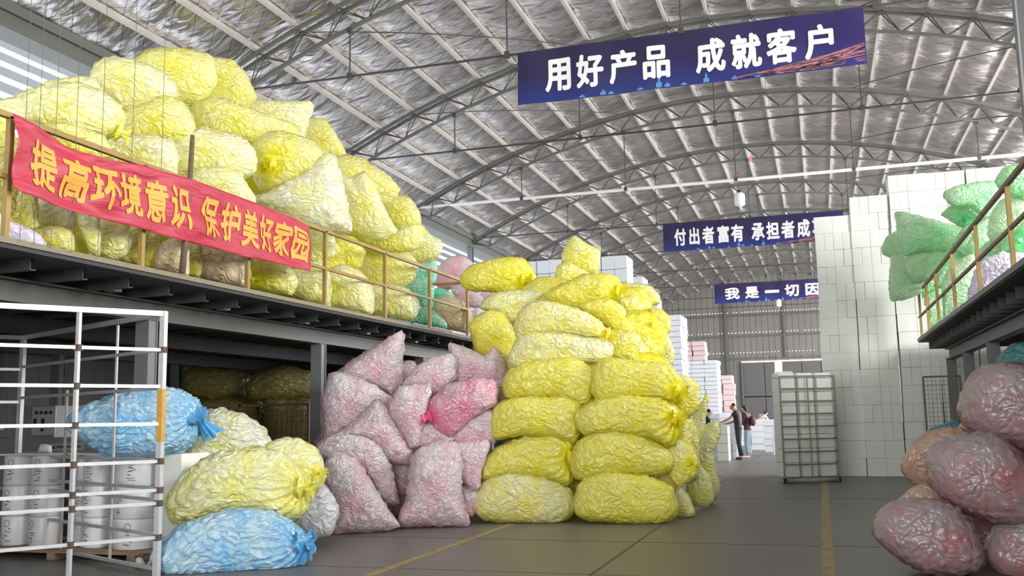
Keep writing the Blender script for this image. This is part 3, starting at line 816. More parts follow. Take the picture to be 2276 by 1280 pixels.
    if cen[0] > XR+0.15 and cen[2] > ZR and cen[1] < YR: fl = ZR+0.004
    V[:, 2] = np.where(wz < fl, fl + (wz-fl)*0.02, wz) - cen[2]
    if fl > 1 and cen[0] < 0 and cen[2] < ZL+1.3: V[:, 0] = np.where((wx > XL-0.075) & (wz < ZL+1.12) & (wy < 18), XL-0.075+(wx-XL+0.075)*0.03, wx) - cen[0]
    if fl > 1 and cen[0] > 0 and cen[2] < ZR+1.1: V[:, 0] = np.where((wx < XR+0.075) & (wz < ZR+1.0), XR+0.075+(wx-XR-0.075)*0.03, wx) - cen[0]
    me = bpy.data.meshes.new('foam_bag'); me.from_pydata(V.tolist(), [], F)
    at = me.attributes.new('loose', 'FLOAT', 'POINT'); at.data.foreach_set('value', np.clip(lo, 0, 1).astype(np.float32))
    me.materials.append(FILM[film_key]); me.polygons.foreach_set('use_smooth', [True]*len(me.polygons)); me.update()
    o = link_mesh('foam_bag', me, None, tuple(cen))
    tag(o, label, 'bag', group)
    if kn3 is not None:
        ax = kn3/np.linalg.norm(kn3)
        L = (tail[2] if tail else 0.13)*1.0
        if tail:
            q = onplane((ox+tail[0]/s, oy+tail[1]/s)); tv = q[0]*u+q[1]*w - d*0.05-kn3; L = np.linalg.norm(tv); ax = tv/L
        kb = kn3 - ax*0.03
        e1 = np.cross(ax, [0.3, 0.2, 0.93]); e1 /= np.linalg.norm(e1); e2 = np.cross(ax, e1)
        tv_, tf = [], []; nn = 40; rings = 7
        rw = 0.10*min(1.3, size/1.2)
        for i in range(rings):
            t = i/(rings-1)
            r0 = rw*(0.75*(1-t)**2*(t < 0.3) + (0.22 + 0.9*max(0, t-0.25)))
            for k in range(nn):
                a_ = 2*math.pi*k/nn
                rr = r0*(1+0.45*t*math.sin(a_*7+i*0.4)+0.15*math.sin(a_*13))*(1-0.5*t*abs(math.sin(a_+1.0)))
                p = kb + ax*(L*t*(1+0.12*math.sin(a_*4)*t)) + (e1*math.cos(a_)+e2*math.sin(a_))*rr
                tv_.append(p.tolist())
        for i in range(rings-1):
            for k in range(nn): tf.append((i*nn+k, i*nn+(k+1) % nn, (i+1)*nn+(k+1) % nn, (i+1)*nn+k))
        mt = bpy.data.meshes.new('tied_end'); mt.from_pydata(tv_, [], tf)
        at = mt.attributes.new('loose', 'FLOAT', 'POINT'); at.data.foreach_set('value', np.full(len(tv_), 0.8, np.float32))
        mt.materials.append(FILM[film_key]); mt.polygons.foreach_set('use_smooth', [True]*len(mt.polygons))
        link_mesh('tied_end', mt, o)
    return o

cA, cB, cC, cD, cE, cF = (5.12, 0, 100), (4.571, 380, 180), (4.572, 540, 330), (5.333, 0, 420), (5.69, 400, 520), (4.9225, 700, 500)
cG, cH, cI, cJ, cK, cL, cP = (4.0, 1020, 510), (3.2, 1040, 780), (2.7244, 690, 730), (3.2, 1940, 340), (2.3708, 1920, 740), (2.4625, 360, 760), (1.0, 0, 0)

G1 = 'yellow bags piled on the left platform'
def m1(label, crop, X, pts, key='y', **k): return foam_bag(label, key, crop, pts, X=X, group=G1, **k)
# upper pile
m1('long pale yellow bag at the left of the pile, just above the red banner', cA, -7.5, [(60,720),(240,540),(540,460),(900,440),(1130,530),(1320,660),(1400,770),(1390,1020),(1250,1070),(1000,1040),(700,960),(450,920),(200,860)], 'yp', knot=(1370,1000))
m1('yellow bag showing as a strip along the top left of the pile', cA, -8.5, [(440,480),(500,405),(800,370),(1050,375),(1200,560),(900,700),(480,640)], 'yp')
m1('pale yellow bag at the left picture edge behind the rail', cA, -7.4, [(-300,760),(0,620),(220,590),(300,720),(250,900),(0,1000),(-300,1000)], 'yp')
m1('round bulging bag second from the top of the left pile', cA, -8.2, [(1035,390),(1090,240),(1200,160),(1380,153),(1600,195),(1800,280),(1970,420),(2010,580),(1720,690),(1410,765),(1200,660),(1050,520)], 'yp')
m1('topmost bag of the left yellow pile', cA, -9.0, [(1550,190),(1640,85),(1800,45),(2100,50),(2300,85),(2440,160),(2480,420),(2300,680),(1950,640),(1700,420)], 'y')
m1('bag behind the topmost one, sloping down to the right', cP, -9.2, [(440,150),(468,127),(512,133),(548,165),(570,215),(545,250),(470,255),(432,205)], 'y')
m1('bag squeezed under the round bulging bag, above the middle of the banner', cA, -7.9, [(1370,800),(1500,720),(1750,640),(1900,575),(2060,640),(2200,820),(2200,1030),(1950,1110),(1600,1090),(1390,1050)], 'y')
m1('large dented bag, dull yellow at left and whitish at right', cB, -8.0, [(205,340),(260,220),(400,158),(560,180),(800,265),(1080,375),(1260,455),(1285,530),(1100,600),(830,660),(600,600),(300,560)], 'y')
m1('square-ended pillow bag pointing right under the roof', cB, -8.8, [(480,165),(600,150),(1000,190),(1400,190),(1462,250),(1380,420),(1330,600),(1000,540),(700,400)], 'yp', sig=0.01, thick=0.7)
m1('upright bag at the right shoulder of the pile', cB, -9.0, [(1330,440),(1400,382),(1565,378),(1645,480),(1745,660),(1800,800),(1600,860),(1400,760)], 'y')
m1('round bag with a starburst knot facing the camera', cB, -7.15, [(815,710),(845,610),(950,545),(1080,518),(1300,548),(1475,630),(1565,760),(1510,900),(1270,1030),(950,1115),(860,980),(810,840)], 'y', knot=(1015,845), sig=0.025, thick=1.0, pleat=1.0)
m1('bag with big foam pieces showing, behind the wooden pole', cB, -7.5, [(-40,560),(150,495),(400,490),(700,560),(850,700),(850,900),(740,1000),(450,940),(100,960),(-80,820)], 'yp')
m1('bag pressed on the rail right of the wooden pole', cB, -7.1, [(120,990),(300,890),(600,890),(710,980),(850,1170),(850,1330),(400,1260),(130,1130)], 'yp')
m1('bag filling the gap behind the starburst bag', cB, -7.9, [(650,820),(900,900),(980,1130),(900,1250),(750,1200),(640,1000)], 'yd')
m1('bag behind the middle of the red banner top', cP, -7.4, [(200,320),(255,300),(330,298),(380,308),(400,350),(390,400),(300,390),(220,355)], 'yp')
m1('bag low behind the first third of the banner', cP, -7.2, [(90,280),(160,275),(230,300),(250,350),(200,360),(120,320)], 'y')
m1('large whitish pillow bag hanging over the rail at the banner end', cC, -6.85, [(60,510),(300,395),(600,250),(850,65),(925,95),(985,300),(1085,740),(1085,835),(900,855),(650,785),(450,680),(200,590)], 'yw', sig=0.008, thick=0.8, chips=1.2)
m1('smooth yellow bag along the right slope of the pile', cC, -7.6, [(840,90),(1050,80),(1200,105),(1400,215),(1600,400),(1570,475),(1450,560),(1250,640),(1000,560),(900,240)], 'y', sig=0.012)
m1('triangular pillow bag beside the whitish one', cC, -6.95, [(935,225),(1100,320),(1230,250),(1315,345),(1440,600),(1570,850),(1400,930),(1150,850),(1060,800),(990,520)], 'yp', sig=0.008)
m1('bag sloping down behind the triangular pillow bag', cC, -7.4, [(1300,340),(1450,465),(1690,485),(1785,640),(1800,770),(1640,900),(1450,760),(1360,520)], 'y')
m1('bag drooping over the rail top near its far half', cC, -6.9, [(1050,830),(1300,800),(1560,840),(1790,740),(1840,900),(1750,1040),(1450,1045),(1180,965),(960,880)], 'y')
m1('bag at the lower right tip of the yellow pile', cC, -7.05, [(1680,1000),(1790,740),(1890,870),(2015,955),(2005,1065),(1930,1135),(1780,1175),(1550,1100),(1480,1000)], 'yp')
# lower rows behind the railing
m1('yellow bag behind the railing at the left picture edge', cP, -7.1, [(-45,250),(15,262),(45,330),(45,490),(5,510),(-45,490)], 'y')
foam_bag('white and lilac bag lying at the left end of the platform', 'li', cD, [(-140,290),(0,265),(150,390),(400,505),(545,620),(530,695),(200,640),(-140,600)], X=-6.75)
m1('bag under the left end of the red banner', cD, -7.0, [(110,40),(250,-30),(430,60),(450,440),(380,500),(150,440),(80,300)], 'y')
m1('pale bag with a crumpled face under the first written character', cD, -7.1, [(410,250),(500,110),(700,100),(880,220),(880,450),(700,500),(440,460)], 'yw')
m1('yellow bag on the deck below the crumpled pale bag', cD, -6.95, [(400,500),(600,445),(820,485),(880,600),(860,750),(600,700),(410,570)], 'y')
m1('small deep yellow bag wedged on the deck', cD, -7.05, [(820,600),(960,540),(1110,700),(1070,800),(840,750)], 'yd')
m1('leaning slim bag standing on the deck under the banner', cD, -6.85, [(910,350),(1000,270),(1180,300),(1190,550),(1180,800),(1050,750),(970,520)], 'yp')
m1('flat-faced pale bag under the middle of the banner', cD, -6.95, [(1140,350),(1300,300),(1500,380),(1560,560),(1490,780),(1350,840),(1150,800)], 'yp')
m1('bag beside the second visible rail post', cD, -7.2, [(1430,500),(1640,400),(1720,600),(1700,910),(1500,860),(1380,840)], 'y')
m1('bag just right of the second visible rail post', cD, -7.05, [(1680,500),(1880,480),(1910,760),(1870,970),(1700,920),(1640,700)], 'y')
m1('peach-tinted bag left of the wooden pole foot', cD, -6.8, [(1840,800),(1920,640),(2100,580),(2240,680),(2230,1030),(2000,970),(1840,930)], 'pe')
m1('wide peach-tinted bag below the banner space', cE, -6.95, [(220,300),(250,120),(500,110),(850,260),(880,500),(870,680),(700,665),(240,545)], 'pe')
m1('yellow bag just right of the wooden pole foot', cE, -7.15, [(60,100),(240,110),(290,330),(260,545),(40,510)], 'y')
m1('bag with gathered folds below the banner end', cE, -7.0, [(860,380),(1000,300),(1400,400),(1500,600),(1420,780),(1200,740),(880,670)], 'y', knot=(960,560), pleat=0.7)
m1('pale bag by the third visible rail post, beneath the banner corner', cE, -6.85, [(1350,520),(1450,440),(1640,440),(1770,400),(1870,560),(1870,895),(1650,840),(1430,740)], 'yp')
m1('bag between the banner end and the third visible post, upper', cP, -7.15, [(675,525),(705,510),(742,515),(745,565),(705,590),(675,580)], 'yp')
m1('bag between the banner end and the third visible post, lower', cP, -7.2, [(675,575),(720,565),(738,640),(735,690),(700,685),(670,620)], 'yp')
m1('deep yellow bag in the upper rail bay after the banner', cF, -7.15, [(120,240),(250,100),(450,150),(560,300),(480,480),(250,480),(110,440)], 'yd')
m1('broad yellow bag behind the fourth visible rail post', cF, -7.3, [(360,400),(480,180),(800,190),(1000,280),(1120,420),(1090,560),(960,700),(600,680),(400,580)], 'y')
m1('bag with fine pleats in the lower rail bay after the banner', cF, -6.9, [(120,500),(300,420),(500,500),(640,700),(640,960),(400,945),(140,870),(110,700)], 'yp', knot=(190,690), pleat=0.8)
m1('pale bag tapering right at the far end of the yellow rows', cF, -6.95, [(560,650),(800,650),(1000,690),(1175,850),(1095,995),(1000,1045),(800,1010),(570,940)], 'yp')
m1('bag behind the lower part of the banner, hidden but for its edge', cP, -7.6, [(250,380),(420,420),(560,480),(560,600),(400,560),(250,520)], 'y')
m1('bag deep in the pile behind the banner end', cP, -7.8, [(560,450),(700,500),(780,560),(760,640),(640,620),(560,560)], 'yd')
for k, pts in enumerate(([(-40,380),(150,410),(200,560),(0,530)], [(150,420),(330,460),(360,600),(180,570)], [(330,470),(560,530),(570,650),(340,610)], [(560,520),(760,540),(770,690),(560,650)])):
    m1('yellow bag of the second rank behind the railing, %s from the left' % ORD[k], cP, -7.95, pts, 'yd')
for k, (X_, pts) in enumerate(((-9.4, [(130,250),(420,230),(480,400),(120,390)]), (-9.5, [(400,260),(640,320),(720,470),(420,410)]), (-9.6, [(640,320),(800,400),(900,520),(680,500)]), (-9.6, [(20,370),(300,380),(360,560),(0,540)]), (-9.6, [(330,400),(600,430),(680,620),(380,590)]), (-9.0, [(680,470),(880,520),(900,640),(720,640)]))):
    m1('yellow bag in the back rank of the pile, glimpsed between the front bags, %s one' % ORD[k], cP, X_, pts, 'yd')
G1b = 'coloured bags at the far end of the left platform'
def m2(label, crop, X, pts, key, **k): return foam_bag(label, key, crop, pts, X=X, group=G1b, **k)
m2('aqua green bag standing at the tip of the yellow pile', cF, -7.6, [(1040,520),(1150,380),(1290,360),(1335,450),(1320,640),(1200,680),(1040,640)], 'ga')
m2('pale aqua bag leaning in the middle rail height', cF, -7.3, [(980,690),(1050,590),(1200,590),(1300,680),(1290,910),(1190,940),(1110,820),(1040,770)], 'ga')
m2('aqua bag lying on the deck at the far post', cF, -6.95, [(990,1040),(1100,940),(1170,910),(1300,945),(1440,1060),(1445,1140),(1250,1095)], 'ga')
m2('small dark green bag above the grey-pink bag', cF, -7.4, [(1270,730),(1370,685),(1490,735),(1520,810),(1400,860),(1270,820)], 'ga', loose=0.4)
m2('round dusty pink bag highest at the platform end', cF, -7.8, [(1305,620),(1335,480),(1440,370),(1580,328),(1690,370),(1745,450),(1640,620),(1480,710),(1360,700)], 'pk', loose=0.2)
m2('whitish pink bag between the pink and grey-pink ones', cF, -7.35, [(1480,700),(1600,630),(1750,690),(1840,800),(1810,910),(1680,900),(1540,800)], 'pk')
m2('large grey-pink bag lying at the end of the railing', cF, -6.9, [(1275,850),(1440,765),(1600,820),(1710,950),(1730,1100),(1690,1185),(1450,1125),(1290,1010)], 'pe')
m2('pale pink bag behind the last rail post', cF, -6.9, [(1680,960),(1790,920),(1820,1050),(1720,1110),(1670,1060)], 'pk')
m2('small pink bag under the yellow cylinder bag', cF, -7.5, [(1800,750),(1960,720),(2000,800),(1850,850)], 'pk')

G2 = 'yellow bags of the tall centre stack'
def s1(label, crop, Y, pts, key='yd', **k): return foam_bag(label, key, crop, pts, Y=Y, group=G2, **k)
s1('lowest bag of the left column in the centre stack, half whitish', cH, 13.3, [(40,1085),(85,960),(200,875),(400,865),(600,905),(745,985),(760,1100),(730,1180),(620,1238),(400,1228),(200,1218),(85,1172)], 'yf', sq=0.66)
s1('second bag from the floor in the left column of the centre stack', cH, 13.35, [(88,900),(105,790),(200,685),(400,605),(620,585),(725,635),(765,700),(730,780),(745,900),(710,955),(560,910),(350,880),(180,900),(110,930)], sq=0.62, knot=(735,750), pleat=0.7)
s1('third bag from the floor in the left column of the centre stack', cH, 13.35, [(172,600),(180,430),(240,355),(450,322),(700,310),(795,370),(770,470),(775,600),(745,655),(600,610),(350,600),(190,638)], sq=0.6)
s1('fourth bag from the floor in the left column of the centre stack', cH, 13.45, [(262,300),(270,180),(350,105),(500,65),(720,40),(805,72),(905,160),(875,300),(830,390),(600,330),(400,330),(280,345)], sq=0.6)
s1('lowest bag of the right column in the centre stack', cH, 13.4, [(750,1080),(785,950),(870,880),(1050,865),(1300,895),(1435,955),(1475,1050),(1487,1160),(1405,1222),(1200,1232),(900,1222),(775,1185)], sq=0.62)
s1('second bag from the floor in the right column of the centre stack', cH, 13.5, [(725,800),(775,660),(900,570),(1050,560),(1250,595),(1385,665),(1455,760),(1445,855),(1250,890),(1000,890),(780,915),(735,850)], sq=0.64)
s1('third bag from the floor in the right column, with a fan of pleats', cH, 13.5, [(760,480),(795,415),(950,338),(1150,312),(1350,332),(1485,395),(1515,470),(1495,565),(1445,680),(1300,610),(1000,580),(815,592)], sq=0.64, knot=(1490,470))
s1('flat-topped fourth bag in the right column of the centre stack', cH, 13.6, [(885,290),(900,160),(955,50),(1200,64),(1420,84),(1505,190),(1535,270),(1495,375),(1380,342),(1150,325),(950,355)], sq=0.6, knot=(1500,290), sig=0.012)
s1('small pale bag on the floor at the right corner of the stack', cH, 14.2, [(1380,1000),(1450,930),(1500,950),(1570,1040),(1612,1150),(1600,1175),(1500,1178),(1420,1130)], 'yp')
s1('bag with a knotted tail facing the aisle on the right flank', cH, 13.75, [(1420,690),(1480,630),(1600,670),(1640,790),(1610,900),(1500,965),(1430,890)], 'y', knot=(1580,795), tail=(1640,825,0.2))
s1('bag bulging beside the second right-column bag', cH, 13.95, [(1360,860),(1450,880),(1490,930),(1480,1010),(1400,1000),(1340,930)], 'y')
s1('bag at the upper right flank beside the flat-topped bag', cH, 14.0, [(1480,190),(1560,180),(1650,240),(1650,390),(1565,480),(1490,460),(1470,330)], 'y')
s1('narrow bag under the upper flank bag', cH, 14.0, [(1450,540),(1550,490),(1600,610),(1580,720),(1470,700)], 'y')
s1('tall pale bag leaning on the flank with a pointed corner', cH, 15.0, [(1540,560),(1640,400),(1690,300),(1722,345),(1695,390),(1695,520),(1660,640),(1620,780),(1550,660)], 'yp', sig=0.008)
s1('tall pale bag standing at the aisle end of the stack', cH, 16.2, [(1625,560),(1700,530),(1785,515),(1775,640),(1755,720),(1768,850),(1785,960),(1760,1050),(1640,1010),(1590,800),(1610,650)], 'yp', sig=0.01, chips=1.3)
s1('pale bag slumped on the floor at the far right of the stack', cH, 15.3, [(1560,950),(1640,810),(1720,890),(1745,1050),(1705,1102),(1620,1105),(1550,1040)], 'yp')
s1('farthest floor bag of the stack beside the aisle', cH, 16.6, [(1690,1000),(1785,920),(1795,1000),(1745,1062),(1680,1056)], 'yp')
s1('bag deep inside the right flank of the stack', cH, 14.8, [(1420,400),(1560,420),(1640,600),(1640,900),(1500,950),(1400,700)], 'y')
for row, (ya, yb) in enumerate(((1060, 1166), (970, 1065), (880, 980), (785, 890))):
    foam_bag('deep yellow bag of the second rank, seen between the two columns in row %d' % (row+1), 'yd', cP, [(1120, ya+10), (1150, ya), (1450, ya), (1480, ya+12), (1480, yb-8), (1450, yb), (1150, yb), (1115, yb-10)], Y=14.45, group=G2, sq=0.6)
s1('yellow bag in the heart of the upper stack', cP, 14.9, [(1150,700),(1440,690),(1480,740),(1470,800),(1180,810),(1140,760)])
s1('yellow bag in the heart of the stack below the crown', cP, 15.5, [(1200,620),(1430,640),(1450,700),(1200,720),(1150,670)])
# upper centre stack
s1('fifth bag up over the left column, greyish yellow', cG, 13.6, [(515,900),(535,760),(620,665),(750,632),(950,655),(1100,712),(1255,822),(1348,930),(1335,990),(1050,950),(700,935),(520,970)], 'yf', knot=(1335,940), sq=0.64)
s1('long bag right under the greyish fifth bag', cG, 13.6, [(450,1190),(475,1080),(555,945),(700,922),(1000,930),(1250,950),(1348,985),(1360,1110),(1260,1180),(900,1180),(600,1195),(480,1230)], 'yp', sq=0.64)
s1('twisted bag hanging off the platform corner', cG, 14.3, [(82,860),(150,775),(260,715),(385,735),(460,840),(520,930),(500,1080),(450,1190),(380,1190),(300,1170),(210,1140),(135,1055)], 'yd', sig=0.012)
s1('pale bag below the yellow cylinder bag', cG, 15.0, [(165,710),(220,615),(330,560),(600,530),(790,565),(680,660),(590,760),(560,900),(440,860),(330,760)], 'yp')
s1('big cylinder bag lying out over the platform end', cG, 15.5, [(18,430),(40,375),(120,315),(300,268),(480,247),(570,262),(635,330),(675,420),(645,525),(560,585),(420,585),(300,558),(170,558),(60,525),(18,480)], 'yd', knot=(592,448), sq=0.62, thick=0.95)
s1('pointed upright bag crowning the centre stack', cG, 16.0, [(915,230),(960,140),(1020,52),(1120,125),(1245,178),(1256,290),(1228,400),(1080,370),(925,300)], 'y', sig=0.008)
s1('bag that holds up the pointed crowning bag', cG, 15.9, [(880,320),(980,285),(1090,345),(1200,400),(1050,480),(840,560),(850,450)], 'y')
s1('dull pale bag far behind beside the crown', cG, 17.0, [(640,465),(870,445),(880,560),(640,545)], 'yf', sig=0.01)
s1('big folded bag below the crown, sloping to the left', cG, 15.0, [(760,590),(900,495),(1100,393),(1250,390),(1405,425),(1458,530),(1410,620),(1200,660),(1050,710),(900,680)], 'yd', knot=(1430,540), pleat=0.7)
s1('flat bag at the upper right edge of the stack', cG, 16.0, [(1430,490),(1600,485),(1700,497),(1785,590),(1785,655),(1700,690),(1550,710),(1430,630)], 'y', sq=0.62)
s1('creased bag right of the greyish fifth bag', cG, 14.5, [(1040,680),(1200,625),(1350,615),(1460,680),(1490,770),(1380,900),(1250,810)], 'yd')
s1('small bag under the creased one', cG, 14.6, [(1330,880),(1370,790),(1480,780),(1560,880),(1560,930),(1350,930)], 'yd')
s1('vertical-faced bag above the flat-topped right column', cG, 14.2, [(1330,930),(1540,905),(1610,960),(1600,1060),(1545,1170),(1350,1150),(1325,1050)], 'y')
s1('bag between the folded bag and the upper right edge', cG, 15.2, [(1420,620),(1560,575),(1640,680),(1600,820),(1500,800),(1440,730)], 'y', knot=(1590,760), pleat=0.8)
s1('knobbly bag jutting from the upper right flank', cG, 15.6, [(1700,700),(1810,715),(1880,800),(1880,900),(1800,980),(1700,940),(1680,800)], 'yd')
s1('bag with a gathered mouth left of the knobbly one', cG, 15.0, [(1550,800),(1660,730),(1760,830),(1760,940),(1650,995),(1545,940)], 'yd', knot=(1690,850), pleat=1.0)
s1('crinkled bag below the gathered one', cG, 14.9, [(1580,950),(1700,935),(1775,1050),(1770,1140),(1700,1185),(1570,1175),(1570,1060)], 'yd')
s1('pale bag at the lower right of the upper stack', cG, 15.7, [(1700,960),(1850,940),(1905,1040),(1915,1150),(1890,1230),(1780,1210),(1720,1150)], 'yp')
s1('bright bag tip in the notch between the two columns', cG, 13.95, [(1080,1140),(1270,1130),(1300,1210),(1220,1320),(1150,1300),(1060,1200)], 'y')
s1('bag in the core of the stack behind the two columns', cG, 14.7, [(900,900),(1500,850),(1700,1100),(1500,1300),(1000,1300),(700,1150)], 'y')

# tiny printed marks on some bags
from mathutils.bvhtree import BVHTree
def printed_mark(px, py, prefix):
    for o in [q for q in C.objects if q.get('label', '').startswith(prefix)]:
        bv = BVHTree.FromPolygons([tuple(v.co + o.location) for v in o.data.vertices], [tuple(p.vertices) for p in o.data.polygons])
        rr = ray(px, py); rr = rr/np.linalg.norm(rr)
        hit, nrm_, _, _ = bv.ray_cast(Vector(EYE), Vector(rr))
        if hit is None: return
        p = hit + nrm_*0.012 - o.location
        mb = MB()
        for k in range(3): mb.bar((p.x-0.02+0.018*k, p.y, p.z-0.012+0.006*k), (p.x-0.012+0.018*k, p.y-0.002, p.z+0.014), 0.006)
        mb.build('printed_mark', M['ink'], o)
for a in ((1355, 840, 'flat-topped fourth'), (1187, 955, 'third bag from the floor in the left'), (1392, 1103, 'lowest bag of the right column'), (228, 546, 'flat-faced pale bag')): printed_mark(*a)

G3 = 'pink bags heaped by the left platform'
def k1(label, Y, pts, key='pk', **k):
    k.setdefault('chip', 0.115); k.setdefault('sig', 0.009); k.setdefault('chips', 1.15)
    return foam_bag(label, key, cI, pts, Y=Y, group=G3, **k)
k1('highest pink pillow bag, pointed corner near the platform beam', 13.4, [(140,280),(250,185),(400,115),(558,22),(560,130),(548,350),(502,430),(465,395),(330,350),(200,310)])
k1('whitish pink bag beside the platform column', 12.75, [(75,420),(125,280),(200,272),(370,345),(490,420),(495,480),(400,500),(330,580),(180,650),(78,680)])
k1('pink bag slanting down in the middle left of the heap', 12.6, [(160,640),(330,510),(400,425),(475,475),(595,700),(615,760),(605,815),(500,810),(350,680)])
k1('crumpled pink bag with upright corner in the middle of the heap', 12.7, [(490,450),(540,355),(742,320),(735,400),(695,560),(665,700),(600,730),(560,640),(480,500)])
k1('pink bag behind the middle corner bag, near the top', 13.3, [(545,345),(640,225),(740,170),(850,147),(885,180),(875,310),(760,400),(640,375)])
k1('pale pink bag with a spike corner at the upper right', 13.7, [(826,50),(850,90),(950,118),(1080,188),(1130,225),(1010,300),(900,340),(865,320),(850,170)])
k1('strong pink round bag at the right of the heap', 12.95, [(695,540),(735,425),(850,335),(1000,305),(1115,325),(1120,455),(1000,530),(850,655),(780,615)], 'ps', knot=(712,535), pleat=0.6)
k1('pink bag below the strong pink round one', 13.1, [(850,660),(950,555),(1060,495),(1120,495),(1120,690),(1000,705),(900,700)])
k1('small pink bag wedged in the centre of the heap', 12.85, [(640,700),(640,600),(700,552),(800,602),(890,675),(760,740)])
k1('square pink bag against the yellow stack', 12.9, [(870,700),(1080,676),(1088,720),(1045,840),(1035,960),(1000,985),(900,910)])
k1('standing pink bag at the front centre of the heap', 12.55, [(522,1175),(585,1050),(618,800),(660,735),(780,685),(885,715),(915,830),(915,1050),(966,1172),(930,1195),(750,1196),(560,1200)], sig=0.007)
k1('pink bag in the corner by the lowest yellow bag', 12.95, [(890,930),(1000,960),(1030,1030),(985,1140),(920,1130),(890,1000)])
k1('dusky pink bag at the middle left behind the front one', 12.4, [(30,730),(100,655),(200,630),(330,645),(435,705),(487,830),(535,1060),(440,1065),(340,900),(230,820),(90,800)])
k1('front pink bag standing on the floor at the left', 11.75, [(125,1255),(138,1100),(75,900),(118,785),(200,765),(290,825),(385,960),(465,1080),(540,1197),(420,1224),(200,1244)], sig=0.007)
k1('pink bag in shade between the two standing ones', 12.95, [(480,810),(600,795),(640,850),(600,1000),(530,1010),(490,890)])
k1('brownish pink bag tip beside the twisted yellow bag', 13.8, [(1000,230),(1110,108),(1175,200),(1195,310),(1110,350),(960,330)])
k1('pink bag at the right edge of the heap under the yellow stack', 13.6, [(1090,330),(1190,290),(1195,440),(1110,520),(1060,470)])
k1('small pale bag behind the top of the heap', 14.0, [(545,212),(630,210),(700,450),(700,1150),(400,1150),(430,450)])
k1('low pink bag in the dark gap at the floor', 13.1, [(480,1000),(600,980),(590,1120),(500,1130)])
k1('pink bag at the foot of the platform column', 13.0, [(20,700),(100,560),(200,620),(200,760),(60,800)], 'ps')

# front left bags
foam_bag('big light blue bag lying on the floor in the left foreground', 'bl', cL, [(-60,1180),(-20,1100),(100,1005),(260,938),(430,908),(560,918),(680,968),(760,1035),(805,1080),(825,1140),(795,1195),(720,1252),(500,1285),(200,1310),(0,1310)], Y=8.75, knot=(768,1090), sq=0.66, thick=0.95, chips=1.3)
foam_bag('light blue bag lying on the white rolls behind the cage', 'bl', cP, [(138,950),(163,908),(230,888),(300,866),(370,860),(422,876),(445,905),(450,932),(432,982),(400,1006),(320,1009),(250,1011),(198,991),(156,967)], Y=9.0, knot=(437,925), tail=(471,970,0.25), sq=0.66, thick=0.95, chips=1.3)
foam_bag('large pale yellow bag lying on the light blue floor bag', 'yp', cL, [(34,860),(105,740),(200,645),(330,600),(550,585),(650,605),(745,700),(808,770),(788,860),(775,935),(700,978),(560,935),(350,940),(150,985),(50,978)], Y=9.35, knot=(768,790), sq=0.66, chips=1.3)
foam_bag('pale yellow bag highest at the back of the front pile', 'yw', cL, [(70,680),(130,580),(215,440),(230,378),(330,372),(450,396),(545,470),(586,565),(560,640),(350,660),(200,700)], Y=10.0, sq=0.7, chips=1.2)
foam_bag('pale yellow bag with a small knot behind the large one', 'yp', cL, [(560,570),(640,530),(760,534),(845,585),(885,670),(888,760),(820,840),(760,850),(660,740)], Y=9.85, knot=(858,705), chips=1.2)
foam_bag('white bag on the floor between yellow and pink bags', 'wh', cL, [(690,960),(780,840),(880,770),(945,850),(967,930),(925,1055),(820,1070),(760,1040)], Y=10.4, chips=1.2)

G4 = 'green bags piled on the right platform'
def j1(label, Y, pts, key='gr', **k): k.setdefault('chip', 0.12); return foam_bag(label, key, cJ, pts, Y=Y, group=G4, **k)
j1('big green pillow bag jutting left with a pointed corner', 21.0, [(158,425),(230,420),(400,465),(600,515),(700,560),(705,700),(650,715),(500,690),(350,700),(240,740),(200,650),(180,560)], 'gr', sig=0.009)
j1('green bag lump leaning on the white foam wall', 21.9, [(60,680),(95,600),(180,550),(240,650),(260,745),(140,750),(70,722)], 'gp')
j1('lowest hanging green pillow bag at the platform end', 21.8, [(122,1060),(115,960),(135,715),(240,720),(310,850),(380,900),(340,990),(230,1040)], 'gp', sig=0.009)
j1('green bag lying under the big pillow bag', 21.2, [(235,800),(275,705),(430,662),(550,685),(550,810),(410,910),(290,920)], 'gp')
j1('long green bag high on the pile near the foam wall top', 19.5, [(490,290),(555,240),(780,200),(885,210),(940,290),(890,420),(790,470),(690,390),(550,380)], 'gr')
j1('bright green bag with a knot below the long high one', 20.0, [(485,440),(555,375),(660,375),(755,445),(800,540),(730,570),(610,520)], 'gr', knot=(650,478))
j1('green bag at the top right corner of the pile', 17.0, [(870,205),(925,105),(1040,72),(1150,90),(1250,200),(1200,330),(950,300)], 'gr')
j1('round pale green bag behind the right rail post', 17.4, [(825,540),(845,430),(920,335),(1020,295),(1100,330),(1200,480),(1100,700),(900,670),(835,610)], 'gp')
j1('strong green bag with a starburst at the right picture edge', 16.8, [(900,680),(990,590),(1075,480),(1200,500),(1220,740),(1050,740)], 'gr', knot=(1040,620), loose=0.2)
j1('green bag in the middle of the pile behind the rail', 19.0, [(670,660),(725,555),(845,540),(860,640),(770,730),(690,730)], 'gr')
j1('green bag behind the double rail post', 20.3, [(520,700),(650,685),(720,730),(620,820),(510,960),(430,950),(480,830)], 'gr')
j1('large pale green bag low behind the rail', 18.6, [(480,940),(570,790),(720,718),(735,860),(690,1050),(580,1120),(430,1200),(400,1090),(440,1010)], 'gp')
j1('green bag at the very end of the platform floor', 21.3, [(315,1150),(400,1030),(470,1050),(585,1110),(435,1230),(350,1290),(318,1225)], 'gp')
j1('small green bag by the last thin rail post', 21.9, [(370,1020),(470,950),(510,1000),(430,1090),(360,1080)], 'gr')
j1('pale green bag slope above the lilac bag', 17.9, [(730,720),(830,622),(930,685),(920,740),(740,780)], 'gp')
j1('green bag behind the thin rail posts', 22.1, [(300,1020),(390,870),(490,870),(480,960),(340,1040)], 'gr')
